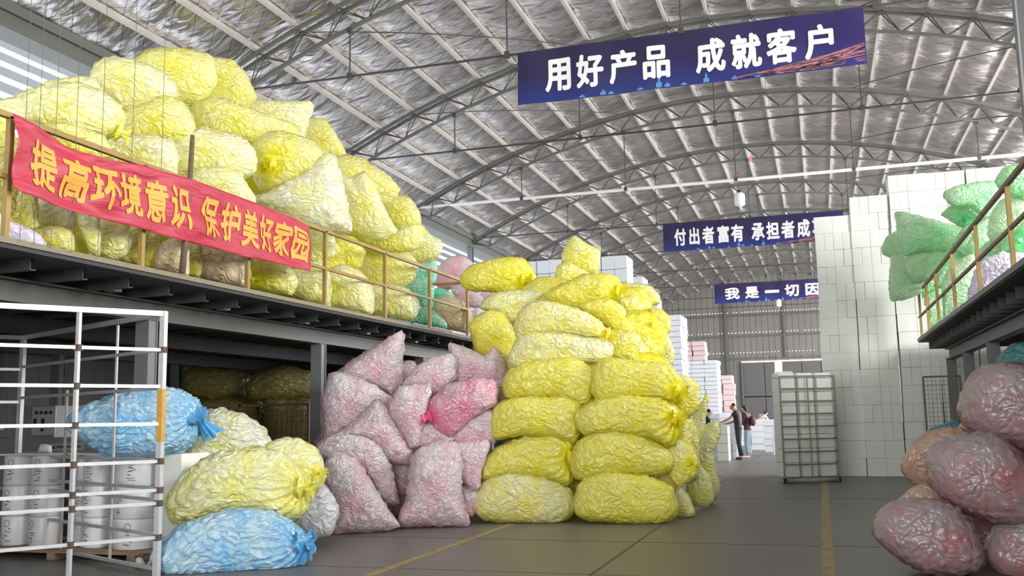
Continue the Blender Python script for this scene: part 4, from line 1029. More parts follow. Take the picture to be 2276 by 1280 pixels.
j1('green bag in the core of the right pile', 20.0, [(650,520),(900,430),(1000,600),(900,720),(700,760),(560,680)], 'gr')
foam_bag('lilac white bag lying at the edge of the right platform', 'li', cJ, [(670,1040),(715,900),(760,775),(900,715),(1100,710),(1220,750),(1120,800),(900,920),(750,1020)], Y=16.6)

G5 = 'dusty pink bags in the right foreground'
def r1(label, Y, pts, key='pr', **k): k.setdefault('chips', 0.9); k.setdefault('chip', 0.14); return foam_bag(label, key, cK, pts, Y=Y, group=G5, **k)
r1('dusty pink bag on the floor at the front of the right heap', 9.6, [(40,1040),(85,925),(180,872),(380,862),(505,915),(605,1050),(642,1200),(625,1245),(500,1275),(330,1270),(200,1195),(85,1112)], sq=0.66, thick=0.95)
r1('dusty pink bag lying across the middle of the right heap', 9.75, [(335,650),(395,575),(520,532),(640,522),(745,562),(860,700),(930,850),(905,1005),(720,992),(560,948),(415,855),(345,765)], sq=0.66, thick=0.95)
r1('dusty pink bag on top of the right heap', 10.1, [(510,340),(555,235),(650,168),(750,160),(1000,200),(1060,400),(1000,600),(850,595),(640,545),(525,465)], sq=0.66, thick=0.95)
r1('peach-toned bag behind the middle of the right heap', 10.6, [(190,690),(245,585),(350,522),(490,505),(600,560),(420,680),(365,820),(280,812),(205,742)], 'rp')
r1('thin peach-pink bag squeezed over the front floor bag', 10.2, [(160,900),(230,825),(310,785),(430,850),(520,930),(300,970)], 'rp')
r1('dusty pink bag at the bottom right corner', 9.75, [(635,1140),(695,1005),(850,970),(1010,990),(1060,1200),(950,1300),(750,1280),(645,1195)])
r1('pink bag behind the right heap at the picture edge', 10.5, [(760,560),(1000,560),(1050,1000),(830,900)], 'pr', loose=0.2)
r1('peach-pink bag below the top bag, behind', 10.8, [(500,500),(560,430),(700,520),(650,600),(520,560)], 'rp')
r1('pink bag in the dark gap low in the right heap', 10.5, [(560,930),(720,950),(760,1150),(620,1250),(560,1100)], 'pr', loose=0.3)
foam_bag('dark teal bag under the right platform at the picture edge', 'te', cK, [(712,160),(755,98),(850,72),(1000,95),(1040,230),(1040,970),(780,970),(730,330)], Y=13.2)
foam_bag('dark blue bag standing behind the peach-toned one', 'bt', cK, [(300,530),(360,487),(500,455),(560,520),(560,960),(300,960)], Y=13.6)

# ------------------------------------------------------------------ tall white foam wall on the right
def foam_mesh(name, w, d, h, mat, bev=0.008):
    bm = bmesh.new(); bmesh.ops.create_cube(bm, size=1.0)
    for v in bm.verts: v.co = Vector((v.co.x*w, v.co.y*d, (v.co.z+0.5)*h))
    bmesh.ops.bevel(bm, geom=bm.edges[:], offset=bev, segments=1, affect='EDGES', profile=0.5)
    me = bpy.data.meshes.new(name); bm.to_mesh(me); bm.free(); me.materials.append(mat); return me
COLN = ['first', 'second', 'third', 'fourth', 'fifth', 'sixth']
cols = [(0.07, 15, 0.398), (0.885, 16, 0.398), (1.735, 17, 0.40), (2.56, 17, 0.40), (3.385, 17, 0.40), (4.21, 17, 0.40)]
W = 0.812
meshes = {}
r = random.Random(5)
for ci, (x0, rows, h) in enumerate(cols):
    yoff = 23.4 + (0.05, 0.0, -0.02, 0.03, 0, 0)[ci]
    for row in range(rows):
        if ci >= 3 and rows-3 > row > 8: pat = [2, 2]
        else: pat = r.choice([[2, 2], [2, 1, 1], [1, 1, 2], [1, 1, 1, 1], [2, 2], [4]]) if ci != 1 else r.choice([[2, 2], [1, 1, 1, 1], [1, 1, 2], [2, 1, 1]])
        x = x0; names = {1: ['whole-width'], 2: ['left', 'right'], 3: ['left', 'middle', 'right'], 4: ['far left', 'inner left', 'inner right', 'far right']}[len(pat)]
        for k, q in enumerate(pat):
            w = W*q/4
            if q not in meshes: meshes[q] = foam_mesh('foam_block', W*q/4-0.003, 0.6, 0.396, M['foam'], 0.005)
            o = bpy.data.objects.new('foam_block', meshes[q]); C.objects.link(o)
            lean = 0.012*math.sin(row*0.7+ci*2)
            o.location = (x+w/2+lean, yoff+0.3+r.uniform(-0.014, 0.014), row*h+0.001)
            if ci == 0 and row < 4: o.location.x += 0.0
            tag(o, 'white foam block, %s in row %d up, %s stack of the tall foam wall' % (names[k], row+1, COLN[ci]), 'foam block', 'white foam blocks of the tall wall')
            x += w
# ------------------------------------------------------------------ white and pink tray packs along the left far side
GT = 'stacked foam tray packs on the far left'
def stack(sname, x0, x1, nx, y0, y1, ny, z0, h, nz, mat, jag=0.02, hidden_below=0, name='foam_tray_pack'):
    """only the packs that face the aisle; what stands behind and below them is one plain core"""
    w = (x1-x0)/nx; d = (y1-y0)/ny
    me = foam_mesh(name, w-0.016, d-0.016, h-0.012, mat, 0.015)
    for k in range(hidden_below, nz):
        for i in range(nx):
            for j in range(ny):
                if j > 0 and i < nx-1 and k < nz-1: continue
                o = bpy.data.objects.new(name, me); C.objects.link(o)
                o.location = (x0+w*(i+0.5)+r.uniform(-jag, jag), y0+d*(j+0.5)+r.uniform(-jag, jag), z0+k*h)
                col = '' if nx == 1 else ' column %d,' % (i+1)
                dep = '' if ny == 1 else (' front,' if j == 0 else ' back,')
                tag(o, 'foam pack,%s%s layer %d of %s' % (col, dep, k+1, sname), 'foam pack', GT)
    if hidden_below or (nx > 1 and ny > 1):
        cx1 = x1-w-0.03 if hidden_below == 0 else x1-0.06
        c = MB()
        if hidden_below: c.box(x0+0.05, x1-0.05, y0+0.05, y1-0.05, z0, z0+hidden_below*h-0.01)
        if nx > 1 and ny > 1: c.box(x0+0.05, x1-w-0.03, y0+d+0.04, y1-0.05, z0+hidden_below*h, z0+(nz-1)*h-0.02)
        if c.v: tag(c.build('foam_pack_stack', mat), 'solid core of foam packs inside %s' % sname, 'foam pack', None, 'stuff')
stack('the high stack behind the yellow crown', -11.6, -5.6, 14, 30.0, 31.0, 2, 0, 0.433, 15, M['foamw'], 0.010, 11)
stack('the stepped stack beside the high one', -6.6, -5.5, 2, 32.2, 33.2, 2, 0, 0.61, 10, M['foamw'], 0.02, 7)
stack('the lower step of the stepped stack', -6.4, -5.35, 2, 34.2, 35.2, 2, 0, 0.56, 10, M['foamw'], 0.02, 6)
stack('the tall stack just past the yellow bags', -5.7, -4.62, 2, 34.7, 36.4, 2, 0, 0.20, 25, M['foamw'], 0.025, 3)
stack('the wide white stack near the workers', -6.5, -4.62, 3, 47.0, 48.6, 2, 0, 0.20, 20, M['foamw'], 0.025, 2)
stack('the pink top of the wide stack', -6.4, -5.15, 2, 47.0, 48.0, 1, 4.0, 0.23, 4, M['foamp'], 0.03)
stack('the red-wrapped end of the pink top', -6.75, -6.42, 1, 46.9, 47.5, 1, 4.0, 0.4, 2, M['foamr'], 0.01)
stack('the far pale pink stack', -5.9, -4.7, 2, 56.0, 57.2, 2, 0, 0.24, 15, M['foamp'], 0.03, 2)
stack('the narrow stack beside the far pink one', -5.2, -4.55, 1, 55.4, 55.9, 1, 0, 0.31, 10, M['foamp'], 0.04)
# grey-white packs around the workers
GP = 'low stacks of foam boxes around the workers'
def boxes(sname, x, y, w, d, h, n, mat, rz=0.0, shift=0.0):
    me = foam_mesh('foam_box', w, d, h-0.006, mat, 0.012)
    for k in range(n):
        o = bpy.data.objects.new('foam_box', me); C.objects.link(o)
        o.location = (x+r.uniform(-shift, shift), y+r.uniform(-shift, shift), k*h); o.rotation_euler = (0, 0, rz)
        tag(o, '%s foam box from the floor in %s' % (ORD[k], sname), 'foam box', GP)
boxes('the grey stack the man in black touches', -2.98, 31.1, 0.36, 0.7, 0.27, 4, M['foamg'], 0.0)
boxes('the white stack right beside the grey stack', -2.73, 32.35, 0.14, 0.4, 0.27, 4, M['foamw'], 0.02)
boxes('the pale stack behind the woman in jeans', -3.55, 45.5, 0.6, 0.6, 0.25, 5, M['foamw'], 0, 0.03)
boxes('the taller pale stack behind the first pale one', -4.2, 46.4, 0.7, 0.6, 0.25, 6, M['foamw'], 0, 0.03)
boxes('the white stack in front of the patterned worker', -2.42, 40.2, 0.62, 0.6, 0.24, 5, M['foamw'], 0, 0.02)
boxes('the second white stack near the cart', -1.84, 38.0, 0.55, 0.6, 0.24, 5, M['foamw'], 0, 0.03)
boxes('the white stack close to the cart, farther one', -1.42, 35.2, 0.5, 0.6, 0.24, 4, M['foamw'], 0, 0.02)
boxes('the tall white stack just left of the cart', -0.80, 23.6, 0.40, 0.5, 0.40, 6, M['foam'], 0.0, 0.02)

# ------------------------------------------------------------------ cage cart with foam boxes
ct = thing('cage_cart', 'tall wheeled steel cage cart full of white foam boxes', 'cart', (-0.25, 21.35, 0), 0.0)
def cpart(name, mb, mat, par=ct): return mb.build(name, mat, par)
fx = [(-0.56, -0.33), (0.53, 0.22), (0.53, 0.92), (-0.56, 0.40)]
zl, zt = 0.12, 2.20
for (x, y) in fx: cpart('corner_post', MB().bar((x, y, zl), (x, y, zt), 0.035), M['cart'])
cpart('middle_post', MB().bar((-0.015, -0.06, zl), (-0.015, -0.06, zt), 0.025), M['cart'])
for k in range(9):
    z = zl + (zt-zl)*k/8
    cpart('front_bar', MB().bar((fx[0][0], fx[0][1], z), (fx[1][0], fx[1][1], z), 0.025), M['cart'])
    sd = MB()
    sd.bar((fx[1][0], fx[1][1], z), (fx[2][0], fx[2][1], z), 0.02).bar((fx[0][0], fx[0][1], z), (fx[3][0], fx[3][1], z), 0.02).bar((fx[3][0], fx[3][1], z), (fx[2][0], fx[2][1], z), 0.02)
    cpart('side_bars', sd, M['cart'])
b = MB(); z = zl
b.quad_box([(fx[0][0], fx[0][1], z-.02), (fx[1][0], fx[1][1], z-.02), (fx[2][0], fx[2][1], z-.02), (fx[3][0], fx[3][1], z-.02), (fx[0][0], fx[0][1], z), (fx[1][0], fx[1][1], z), (fx[2][0], fx[2][1], z), (fx[3][0], fx[3][1], z)])
cpart('base_plate', b, M['cart'])
for (x, y) in fx: cpart('caster', MB().tube([(x-0.02, y, 0.05), (x+0.02, y, 0.05)], 0.05, 12).box(x-0.025, x+0.025, y-0.02, y+0.02, 0.05, 0.1), M['rubber'])
ang = math.atan2(0.55, 1.09)
bw = foam_mesh('foam_box', 0.33, 0.42, 0.285, M['foam'], 0.01)
for k in range(7):
    for i in range(3):
        if (k, i) in ((6, 0),): pass
        t = (i+0.5)/3
        o = bpy.data.objects.new('foam_box', bw); C.objects.link(o)
        lx = fx[0][0] + 1.09*t - math.sin(ang)*0.27; ly = fx[0][1] + 0.55*t + math.cos(ang)*0.27
        o.location = (-0.25+lx, 21.35+ly, zl+0.002+k*0.292); o.rotation_euler = (0, 0, ang + r.uniform(-0.02, 0.02))
        tag(o, '%s foam box from the bottom in the %s column inside the cage cart' % (ORD[k], ('left', 'middle', 'right')[i]), 'foam box', 'foam boxes in the cage cart')
lid = foam_mesh('foam_slab', 0.36, 0.34, 0.10, M['foam'], 0.02)
for i in range(3):
    t = (i+0.5)/3
    o = bpy.data.objects.new('foam_slab', lid); C.objects.link(o)
    lx = fx[0][0] + 1.09*t - math.sin(ang)*0.27; ly = fx[0][1] + 0.55*t + math.cos(ang)*0.27
    o.location = (-0.25+lx, 21.35+ly, zl+0.004+7*0.292); o.rotation_euler = (0, 0, ang)
    tag(o, 'flat white foam slab on top of the cage cart, %s one' % ('left', 'middle', 'right')[i], 'foam slab', 'foam slabs on the cage cart')

# ------------------------------------------------------------------ steel cage rack in the left foreground
A = np.array([-6.18, 8.1]); B = np.array([-9.42, 9.65]); C0 = np.array([-7.02, 6.9])
dirF = (C0-A)/np.linalg.norm(C0-A); Cn = A + dirF*2.6; Dn = B + dirF*2.6
rk = thing('cage_rack', 'bare welded galvanised cage rack in the left foreground', 'rack', (A[0], A[1], 0))
def rp(name, mb, mat): return sub(rk, name, mb, mat)
def P3(p, z): return (p[0], p[1], z)
def kink(p, q, z, off): 
    return [P3(p, z), P3(p*0.6+q*0.4, z+off), P3(q, z)]
zs_f = [2.175, 1.816, 1.451, 1.09, 0.815, 0.69, 0.367]
zs_s = [2.18, 1.80, 1.10, 0.83, 0.72, 0.39, 0.07]
for p, nme in ((A, 'corner_post'), (B, 'corner_post'), (Cn, 'corner_post'), (Dn, 'corner_post')):
    rp(nme, MB().bar(P3(p, 0), P3(p, 2.56), 0.055), M['galv'])
rp('tape_wrap', MB().bar(P3(A, 1.28), P3(A, 1.79), 0.062), M['tape'])
rp('top_bar', MB().bar(P3(A, 2.535), P3(Cn, 2.535), 0.05), M['galv']); rp('top_bar', MB().bar(P3(A, 2.535), P3(B, 2.545), 0.05), M['galv'])
rp('top_bar', MB().bar(P3(B, 2.545), P3(Dn, 2.545), 0.05), M['galv'])
nrm = np.array([dirF[1], -dirF[0]])
for z in zs_f: rp('front_bar', MB().bar(P3(A, z), P3(Cn, z+0.01), 0.032), M['galv'])
for z in zs_s: rp('side_bar', MB().bar(P3(A, z), P3(B, z), 0.032), M['galv'])
for z in (2.15, 1.75, 0.72, 0.40): rp('back_bar', MB().bar(P3(B, z), P3(Dn, z), 0.032), M['galv'])
mF = A + dirF*0.79
rp('middle_post', MB().bar(P3(mF, 0.05), P3(mF, 2.53), 0.035), M['galv'])
for t in (0.28, 0.62):
    q = A*(1-t)+B*t; rp('middle_post', MB().bar(P3(q, 0.05), P3(q, 2.5 if t < 0.5 else 1.85), 0.022), M['galv'])
for k_, z in enumerate(zs_f):
    for p in ((mF,) if 1.2 < z < 1.9 else (A, mF)): rp('weld_spot', MB().box(p[0]-0.031, p[0]+0.031, p[1]-0.031, p[1]+0.031, z-0.03, z+0.03), M['weld'])

# ------------------------------------------------------------------ white wrapped rolls, block and pallet behind the rack
plt = thing('pallet', 'low brown wooden pallet under the white rolls', 'pallet', (-8.0, 9.4, 0))
for k in range(9):
    y = 8.92+0.135*k; sub(plt, 'deck_board', MB().box(-9.3, -7.0, y-0.05, y+0.05, 0.07, 0.09), M['wood'])
for x in (-9.2, -8.15, -7.1): sub(plt, 'runner', MB().box(x-0.05, x+0.05, 8.87, 10.05, 0.0, 0.07), M['wood'])
def scribble(mb, x, y, z, rr, seed):
    """handwritten marks on the roll face turned to the aisle"""
    q = random.Random(seed); 
    def on(a, zz): return (x+(rr+0.003)*math.sin(a), y-(rr+0.003)*math.cos(a), zz)
    a0 = q.uniform(-0.25, 0.35)
    mb.tube([on(a0+0.035/rr*math.cos(t*0.7), z+0.05+0.035*math.sin(t*0.7)) for t in range(10)], 0.0025, 4)
    for k in range(5):
        zz = z-0.01-0.035*k
        pts = [on(a0+q.uniform(-0.05, 0.05)/rr, zz+q.uniform(-0.014, 0.014)) for _ in range(4)]
        mb.tube(pts, 0.0025, 4)
rolls = [(-7.36, 9.30, 0.26, 'widest roll by the rack corner'), (-7.90, 9.28, 0.165, 'second roll from the right'), (-8.22, 9.42, 0.15, 'third roll from the right'), (-8.47, 9.7, 0.14, 'set-back fourth roll from the right'), (-8.66, 9.32, 0.17, 'fifth roll from the right'), (-9.05, 9.32, 0.18, 'leftmost roll')]
for i, (x, y, rr, lab) in enumerate(rolls):
    for t, (z0, z1) in enumerate(((0.092, 0.42), (0.424, 0.77), (0.774, 1.115))):
        root = thing('wrapped_roll', 'white wrapped %s, %s tier' % (lab, ('bottom', 'middle', 'top')[t]), 'roll', (x, y, z0), 0, 'white wrapped rolls behind the cage rack')
        h = z1-z0
        MB().tube([(0, 0, 0), (0, 0, 0.015), (0, 0, h*0.5), (0, 0, h-0.015), (0, 0, h)], [rr*0.96, rr, rr*0.99, rr, rr*0.96], 32).build('roll_body', M['roll'], root, True)
        mk = MB(); scribble(mk, 0, 0, h*0.62, rr, i*7+t); mk.build('handwriting', M['ink'], root)
tag(MB().box(-7.03, -6.70, 9.15, 9.65, 0.0, 1.12).build('foam_slab', M['foam']), 'tall pale foam slab standing between the rolls and the yellow bag', 'foam block')
tag(MB().box(-9.25, -7.05, 9.12, 9.62, 1.118, 1.135).build('cover_sheet', M['white']), 'thin white sheet lying on top of the wrapped rolls', 'sheet')
# scraps on the floor
for k, (px, py, s_) in enumerate(((345, 1262, 0.10), (372, 1275, 0.07), (310, 1262, 0.06))):
    p = at_z(px, py, 0.0); mb = MB(); q = random.Random(k+40)
    n = 10; 
    mb.tube([(p[0]-s_, p[1], 0.02), (p[0]-s_*.4, p[1]+.03, 0.06), (p[0]+s_*.3, p[1]-.02, 0.05), (p[0]+s_, p[1]+.02, 0.015)], [0.012, 0.05, 0.045, 0.01], 9)
    tag(mb.build('film_scrap', M['white'], None, True), 'crumpled white film scrap on the floor, %s of the rack foot' % ('just left', 'right', 'far left')[k], 'scrap', 'film scraps at the rack foot')
p = at_y(98, 1003, 9.3)
tag(MB().tube([(p[0]-0.08, p[1], 1.15), (p[0]-0.02, p[1], 1.20), (p[0]+0.05, p[1]+0.02, 1.19), (p[0]+0.1, p[1], 1.145)], [0.01, 0.055, 0.045, 0.01], 9).build('film_scrap', M['white'], None, True), 'crumpled white scrap on top of the rolls', 'scrap')
# machine with control box under the platform
mc = thing('machine_cabinet', 'grey machine cabinet with a control box under the left platform', 'machine', (-9.9, 10.9, 0))
MB().box(-1.1, 0.95, -0.3, 0.35, 0.0, 1.30).build('cabinet_body', M['cab'], mc)
MB().box(-0.62, 0.10, -0.26, 0.25, 1.30, 1.72).build('control_box', M['cab'], mc)
pn = MB().box(-0.27, 0.12, -0.275, -0.26, 1.33, 1.71).build('control_panel', M['cabl'], mc)
for x in (-0.19, -0.11, -0.03, 0.05): MB().box(x-0.018, x+0.018, -0.29, -0.275, 1.61, 1.65).build('switch', M['black'], pn)
for x in (-0.21, -0.08): MB().box(x-0.025, x+0.025, -0.285, -0.275, 1.46, 1.55).build('switch', M['black'], pn)
MB().tube([(-0.08, -0.275, 1.40), (-0.08, -0.295, 1.40)], 0.02, 10).build('knob', M['black'], pn)
MB().box(0.1, 0.62, -0.31, -0.30, 1.12, 1.22).build('name_plate', M['cabl'], mc)
ink = MB()
for k in range(14): ink.box(0.2+k*0.028, 0.22+k*0.028, -0.314, -0.31, 1.16, 1.19)
ink.box(0.12, 0.17, -0.314, -0.31, 1.15, 1.18)
ink.build('plate_writing', M['ink'], mc)
MB().tube([(-0.95, -0.2, 1.30), (-0.95, -0.2, 1.42), (-0.8, -0.2, 1.45)], 0.05, 10).build('valve', M['galv'], mc, True)
# mesh cage with yellow bags in the dark
cg = thing('mesh_cage', 'brown mesh cage holding yellow bags in the dark under the platform', 'cage', (-9.4, 14.4, 0))
for x in (-1.35, 0.0, 1.3): MB().bar((x, 0, 0), (x, 0, 1.75), 0.04).build('cage_post', M['cage'], cg)
MB().bar((-1.35, 0, 1.73), (1.3, 0, 1.73), 0.04).bar((-1.35, 0, 0.1), (1.3, 0, 0.1), 0.04).build('cage_rail', M['cage'], cg)
ms = MB()
for k in range(30): ms.bar((-1.35+k*2.65/29, 0.0, 0.1), (-1.35+k*2.65/29, 0.0, 1.73), 0.007)
for k in range(18): ms.bar((-1.35, 0.01, 0.1+k*1.63/17), (1.3, 0.01, 0.1+k*1.63/17), 0.007)
ms.build('wire_mesh', M['cage'], cg)
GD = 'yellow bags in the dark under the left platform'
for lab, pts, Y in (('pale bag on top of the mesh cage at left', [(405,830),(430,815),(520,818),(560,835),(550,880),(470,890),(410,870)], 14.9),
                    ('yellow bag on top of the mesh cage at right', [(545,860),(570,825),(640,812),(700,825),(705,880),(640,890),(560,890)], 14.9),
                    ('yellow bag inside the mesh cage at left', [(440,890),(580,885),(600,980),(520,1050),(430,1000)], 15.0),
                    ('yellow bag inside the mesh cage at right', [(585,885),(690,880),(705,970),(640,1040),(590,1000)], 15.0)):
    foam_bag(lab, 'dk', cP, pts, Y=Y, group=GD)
# mesh gates under the right platform
for k, (x0, x1, y, zt_) in enumerate(((1.95, 2.62, 20.9, 2.10), (2.35, 3.2, 17.0, 2.02))):
    gt = thing('mesh_gate', ('brown wire mesh gate leaning under the right platform, farther one', 'brown wire mesh gate under the right platform, nearer one')[k], 'gate', (x0, y, 0))
    w_ = x1-x0
    fr_ = MB()
    for x in (0, w_): fr_.bar((x, 0, 0), (x, 0, zt_), 0.035)
    for z in (0.02, zt_): fr_.bar((0, 0, z), (w_, 0, z), 0.035)
    fr_.build('gate_frame', M['cage'], gt)
    ms = MB()
    for q in range(1, 9): ms.bar((w_*q/9, 0, 0), (w_*q/9, 0, zt_), 0.006)
    for q in range(1, 24): ms.bar((0, 0.01, zt_*q/24), (w_, 0.01, zt_*q/24), 0.006)
    ms.build('gate_mesh', M['cage'], gt)

# ------------------------------------------------------------------ people
SK = {k: plain(k, c, 0.7, 0, 0.06, 8) for k, c in {'skin': (0.50, 0.33, 0.25), 'black_cloth': (0.012, 0.012, 0.014), 'maroon_cloth': (0.075, 0.012, 0.018), 'jeans_cloth': (0.20, 0.27, 0.32), 'hair': (0.012, 0.010, 0.010), 'white_shoe': (0.8, 0.8, 0.8), 'black_shoe': (0.03, 0.03, 0.03), 'pink_trousers': (0.42, 0.30, 0.28)}.items()}
def pattern_mat():
    mt, t, b = nt('patterned_cloth')
    v = node(t, 'ShaderNodeTexVoronoi'); v.inputs['Scale'].default_value = 14; t.links.new(objcoord(t), v.inputs['Vector'])
    t.links.new(mixcol(t, v.outputs['Distance'], (0.45, 0.20, 0.20), (0.62, 0.58, 0.52)), b.inputs['Base Color']); b.inputs['Roughness'].default_value = 0.8; return mt
SK['pattern'] = pattern_mat()
def skin_mesh(name, chains, mat, parent, root=0):
    """chains: lists of (point, radius); the first point of a later chain that repeats an earlier point joins there"""
    V, R, E, key = [], [], [], {}
    for ch in chains:
        prev = None
        for p, rd in ch:
            kk = tuple(round(c, 4) for c in p)
            if kk not in key: key[kk] = len(V); V.append(p); R.append(rd)
            i = key[kk]
            if prev is not None and prev != i and (prev, i) not in E and (i, prev) not in E: E.append((prev, i))
            prev = i
    me = bpy.data.meshes.new(name); me.from_pydata(V, E, [])
    o = link_mesh(name, me, parent)
    md = o.modifiers.new('skin', 'SKIN'); md.use_smooth_shade = True
    if not me.skin_vertices: me.skin_vertices.new(name='skin')
    for sv, rd in zip(me.skin_vertices[0].data, R):
        sv.radius = rd if isinstance(rd, tuple) else (rd, rd)
    me.skin_vertices[0].data[root].use_root = True
    o.modifiers.new('smooth', 'SUBSURF').levels = 2; o.modifiers['smooth'].render_levels = 2
    me.materials.append(mat); return o
def lerp(a, b, t): return tuple(x+(y-x)*t for x, y in zip(a, b))
def person(label, loc, rz, J, top, legs, shoes, hair, sleeve=0.55, long_hair=False, scale=1.0):
    root = thing('person', label, 'person', loc, rz, None); root.scale = (scale,)*3
    pel, sp, ch, nk, hd = J['pelvis'], J['spine'], J['chest'], J['neck'], J['head']
    hdn = lerp(nk, hd, 0.55); top_ = lerp(nk, hd, 1.5); fwd = J.get('face', (0, 1, 0))
    nose = (hd[0]+fwd[0]*0.098, hd[1]+fwd[1]*0.098, hd[2]+fwd[2]*0.098-0.012)
    chin = (hd[0]+fwd[0]*0.045, hd[1]+fwd[1]*0.045, hd[2]-0.075)
    body = [[(pel, (0.085, 0.065)), (sp, (0.10, 0.075)), (ch, (0.11, 0.075)), (nk, 0.055), (hdn, 0.07), (hd, 0.092), (top_, 0.06)], [(hd, 0.092), (nose, 0.014)], [(hdn, 0.07), (chin, 0.035)]]
    cl, cu, ca, sh = [], [], [], []
    tors = [(lerp(pel, sp, -0.5), (0.168, 0.135)), (lerp(pel, sp, 0.3), (0.16, 0.125)), (sp, (0.155, 0.12)), (ch, (0.178, 0.125)), (lerp(ch, nk, 0.75), (0.08, 0.075))]
    shirt = [tors]
    for s in ('l', 'r'):
        S, El, Wr, Hd = J['sh_'+s], J['el_'+s], J['wr_'+s], J['hand_'+s]
        body.append([(ch, (0.11, 0.075)), (S, 0.038), (El, 0.045), (Wr, 0.030), (Hd, (0.038, 0.022))])
        hv = np.array(Hd)-np.array(Wr); hv = hv/(np.linalg.norm(hv)+1e-6)
        sd = np.cross(hv, [0, 0, 1.0]); sd = sd/(np.linalg.norm(sd)+1e-6); dn = np.array([0, 0, -1.0])
        for q, ln in zip((-0.028, -0.009, 0.010, 0.028), (0.062, 0.075, 0.07, 0.052)):
            b0 = np.array(Hd)+sd*q+hv*0.02; body.append([(Hd, (0.038, 0.022)), (tuple(b0), 0.010), (tuple(b0+hv*ln*0.55+dn*0.008), 0.009), (tuple(b0+hv*ln+dn*0.025), 0.007)])
        b0 = np.array(Wr)*0.6+np.array(Hd)*0.4+sd*0.035; body.append([(Hd, (0.038, 0.022)), (tuple(b0), 0.012), (tuple(b0+sd*0.02+hv*0.045), 0.009)])
        if sleeve <= 1: shirt.append([(ch, (0.178, 0.125)), (S, 0.085), (lerp(S, El, sleeve), 0.066)])
        else: shirt.append([(ch, (0.178, 0.125)), (S, 0.085), (El, 0.062), (lerp(El, Wr, 0.85), 0.045)])
        H, Kn, An, To = J['hip_'+s], J['kn_'+s], J['an_'+s], J['toe_'+s]
        body.append([(pel, (0.085, 0.065)), (H, 0.06), (Kn, 0.055), (An, 0.036), (lerp(An, To, 0.6), 0.035)])
        cl.append([(lerp(pel, sp, 0.45), (0.14, 0.11)), (pel, (0.145, 0.115)), (H, 0.10), (lerp(H, Kn, 0.5), 0.092), (Kn, 0.076), (lerp(Kn, An, 0.5), 0.072), (lerp(Kn, An, 0.95), 0.066)])
        sh.append([((An[0], An[1], 0.055), 0.048), (lerp((An[0], An[1], 0.045), (To[0], To[1], 0.04), 0.5), 0.044), ((To[0], To[1], 0.035), 0.034)])
    skin_mesh('body', body, SK['skin'], root)
    skin_mesh('shirt', shirt, SK[top], root, 2)
    skin_mesh('trousers', cl, SK[legs], root, 1)
    for c in sh: skin_mesh('shoe', [c], SK[shoes], root)
    bk = (-fwd[0], -fwd[1], 0)
    hc = [[((hd[0]+fwd[0]*0.03, hd[1]+fwd[1]*0.03, hd[2]+0.065), 0.075), ((hd[0]+bk[0]*0.03, hd[1]+bk[1]*0.03, hd[2]+0.045), 0.092), ((hd[0]+bk[0]*0.055, hd[1]+bk[1]*0.055, hd[2]-0.02), 0.075)]]
    if long_hair: hc[0] += [((hd[0]+bk[0]*0.08, hd[1]+bk[1]*0.08, hd[2]-0.10), 0.06), ((hd[0]+bk[0]*0.09, hd[1]+bk[1]*0.09, hd[2]-0.2), 0.04)]
    skin_mesh('hair', hc, SK['hair'], root)
    sx = np.cross(fwd, [0, 0, 1.0])
    for s in (-1, 1):
        e = np.array(hd)+np.array(fwd)*0.072+sx*0.032*s+np.array([0, 0, 0.015])
        MB().box(e[0]-.008, e[0]+.008, e[1]-.008, e[1]+.008, e[2]-.005, e[2]+.005).build('eye', SK['hair'], root)
    mo = np.array(hd)+np.array(fwd)*0.062-np.array([0, 0, 0.052])
    MB().box(mo[0]-.016, mo[0]+.016, mo[1]-.006, mo[1]+.006, mo[2]-.005, mo[2]+.005).build('mouth', SK['hair'], root)
    return root
def base_pose(**k):
    J = dict(pelvis=(0, 0, .94), spine=(0, 0.01, 1.14), chest=(0, 0.02, 1.34), neck=(0, 0.03, 1.50), head=(0, 0.06, 1.63),
             sh_l=(-.19, 0.01, 1.42), el_l=(-.23, -0.02, 1.14), wr_l=(-.22, 0.06, .90), hand_l=(-.22, 0.09, .82),
             sh_r=(.19, 0.01, 1.42), el_r=(.23, -0.02, 1.14), wr_r=(.22, 0.06, .90), hand_r=(.22, 0.09, .82),
             hip_l=(-.09, 0, .90), kn_l=(-.10, .03, .49), an_l=(-.10, -.02, .09), toe_l=(-.12, .15, .03),
             hip_r=(.09, 0, .90), kn_r=(.10, .03, .49), an_r=(.10, -.02, .09), toe_r=(.12, .15, .03))
    J.update(k); return J
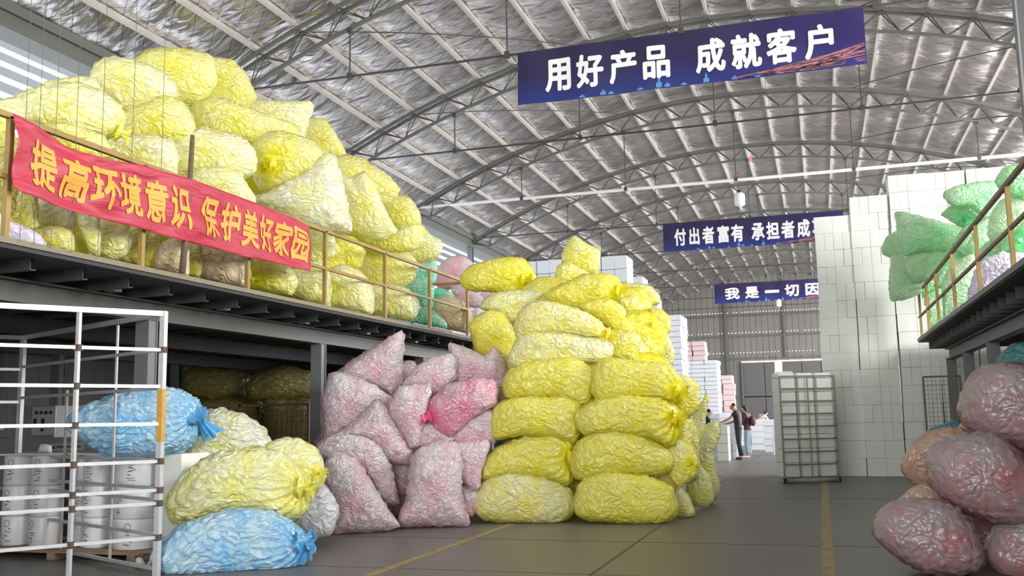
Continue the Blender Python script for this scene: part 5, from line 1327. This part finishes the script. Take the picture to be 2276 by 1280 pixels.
# local +y is the way the person faces; they face left (world -x) -> rz = 90 deg
person('person in black T-shirt and trousers reaching left onto the grey boxes', (-2.56, 31.75, 0), math.radians(82),
       base_pose(head=(0.02, 0.15, 1.60), neck=(0, 0.07, 1.49), chest=(0, 0.04, 1.33), el_l=(-.20, .22, 1.24), wr_l=(-.10, .46, 1.14), hand_l=(-.09, .53, 1.13),
                 el_r=(.22, .12, 1.17), wr_r=(.20, .34, 1.10), hand_r=(.19, .41, 1.09), face=(0, 0.95, -0.25), kn_l=(-.10, -.02, .49), an_l=(-.12, -.12, .09), toe_l=(-.14, .06, .03)),
       'black_cloth', 'black_cloth', 'black_shoe', 'hair', 0.6, scale=1.04)
person('person in maroon top and pale jeans standing behind the one in black', (-2.36, 32.9, 0), math.radians(75),
       base_pose(head=(0, 0.10, 1.62), el_l=(-.22, .1, 1.16), wr_l=(-.12, .3, 1.08), hand_l=(-.10, .37, 1.07), el_r=(.22, .1, 1.16), wr_r=(.12, .3, 1.08), hand_r=(.1, .37, 1.07)),
       'maroon_cloth', 'jeans_cloth', 'white_shoe', 'hair', 1.5, True, 0.99)
bp = thing('backpack', 'dark maroon backpack on the back of the person in jeans', 'backpack', (-2.36, 32.9, 0), math.radians(75))
skin_mesh('pack_body', [[((0, -.16, 1.38), (0.13, 0.08)), ((0, -.20, 1.2), (0.15, 0.11)), ((0, -.18, 1.02), (0.13, 0.09))]], SK['maroon_cloth'], bp)
person('person in black leaning behind the yellow stack at the grey boxes', (-3.56, 30.75, 0), math.radians(-78),
       base_pose(chest=(0, 0.10, 1.28), neck=(0, 0.18, 1.40), head=(0, 0.24, 1.50), sh_l=(-.19, .10, 1.34), sh_r=(.19, .10, 1.34), el_l=(-.2, .28, 1.16), wr_l=(-.16, .46, 1.12), hand_l=(-.16, .53, 1.12), el_r=(.2, .28, 1.16), wr_r=(.16, .46, 1.12), hand_r=(.16, .53, 1.12)),
       'black_cloth', 'black_cloth', 'black_shoe', 'hair', 0.7)
person('far person in a patterned top bending over the white boxes', (-3.02, 49.2, 0), math.radians(-60),
       base_pose(spine=(0, 0.10, 1.12), chest=(0, 0.26, 1.25), neck=(0, 0.38, 1.36), head=(0, 0.46, 1.44), sh_l=(-.19, .28, 1.32), sh_r=(.19, .28, 1.32), el_l=(-.2, .45, 1.1), wr_l=(-.16, .58, 1.0), hand_l=(-.16, .64, .98), el_r=(.2, .45, 1.1), wr_r=(.16, .58, 1.0), hand_r=(.16, .64, .98), face=(0, 0.8, -0.5)),
       'pattern', 'pink_trousers', 'black_shoe', 'hair', 1.5, True)
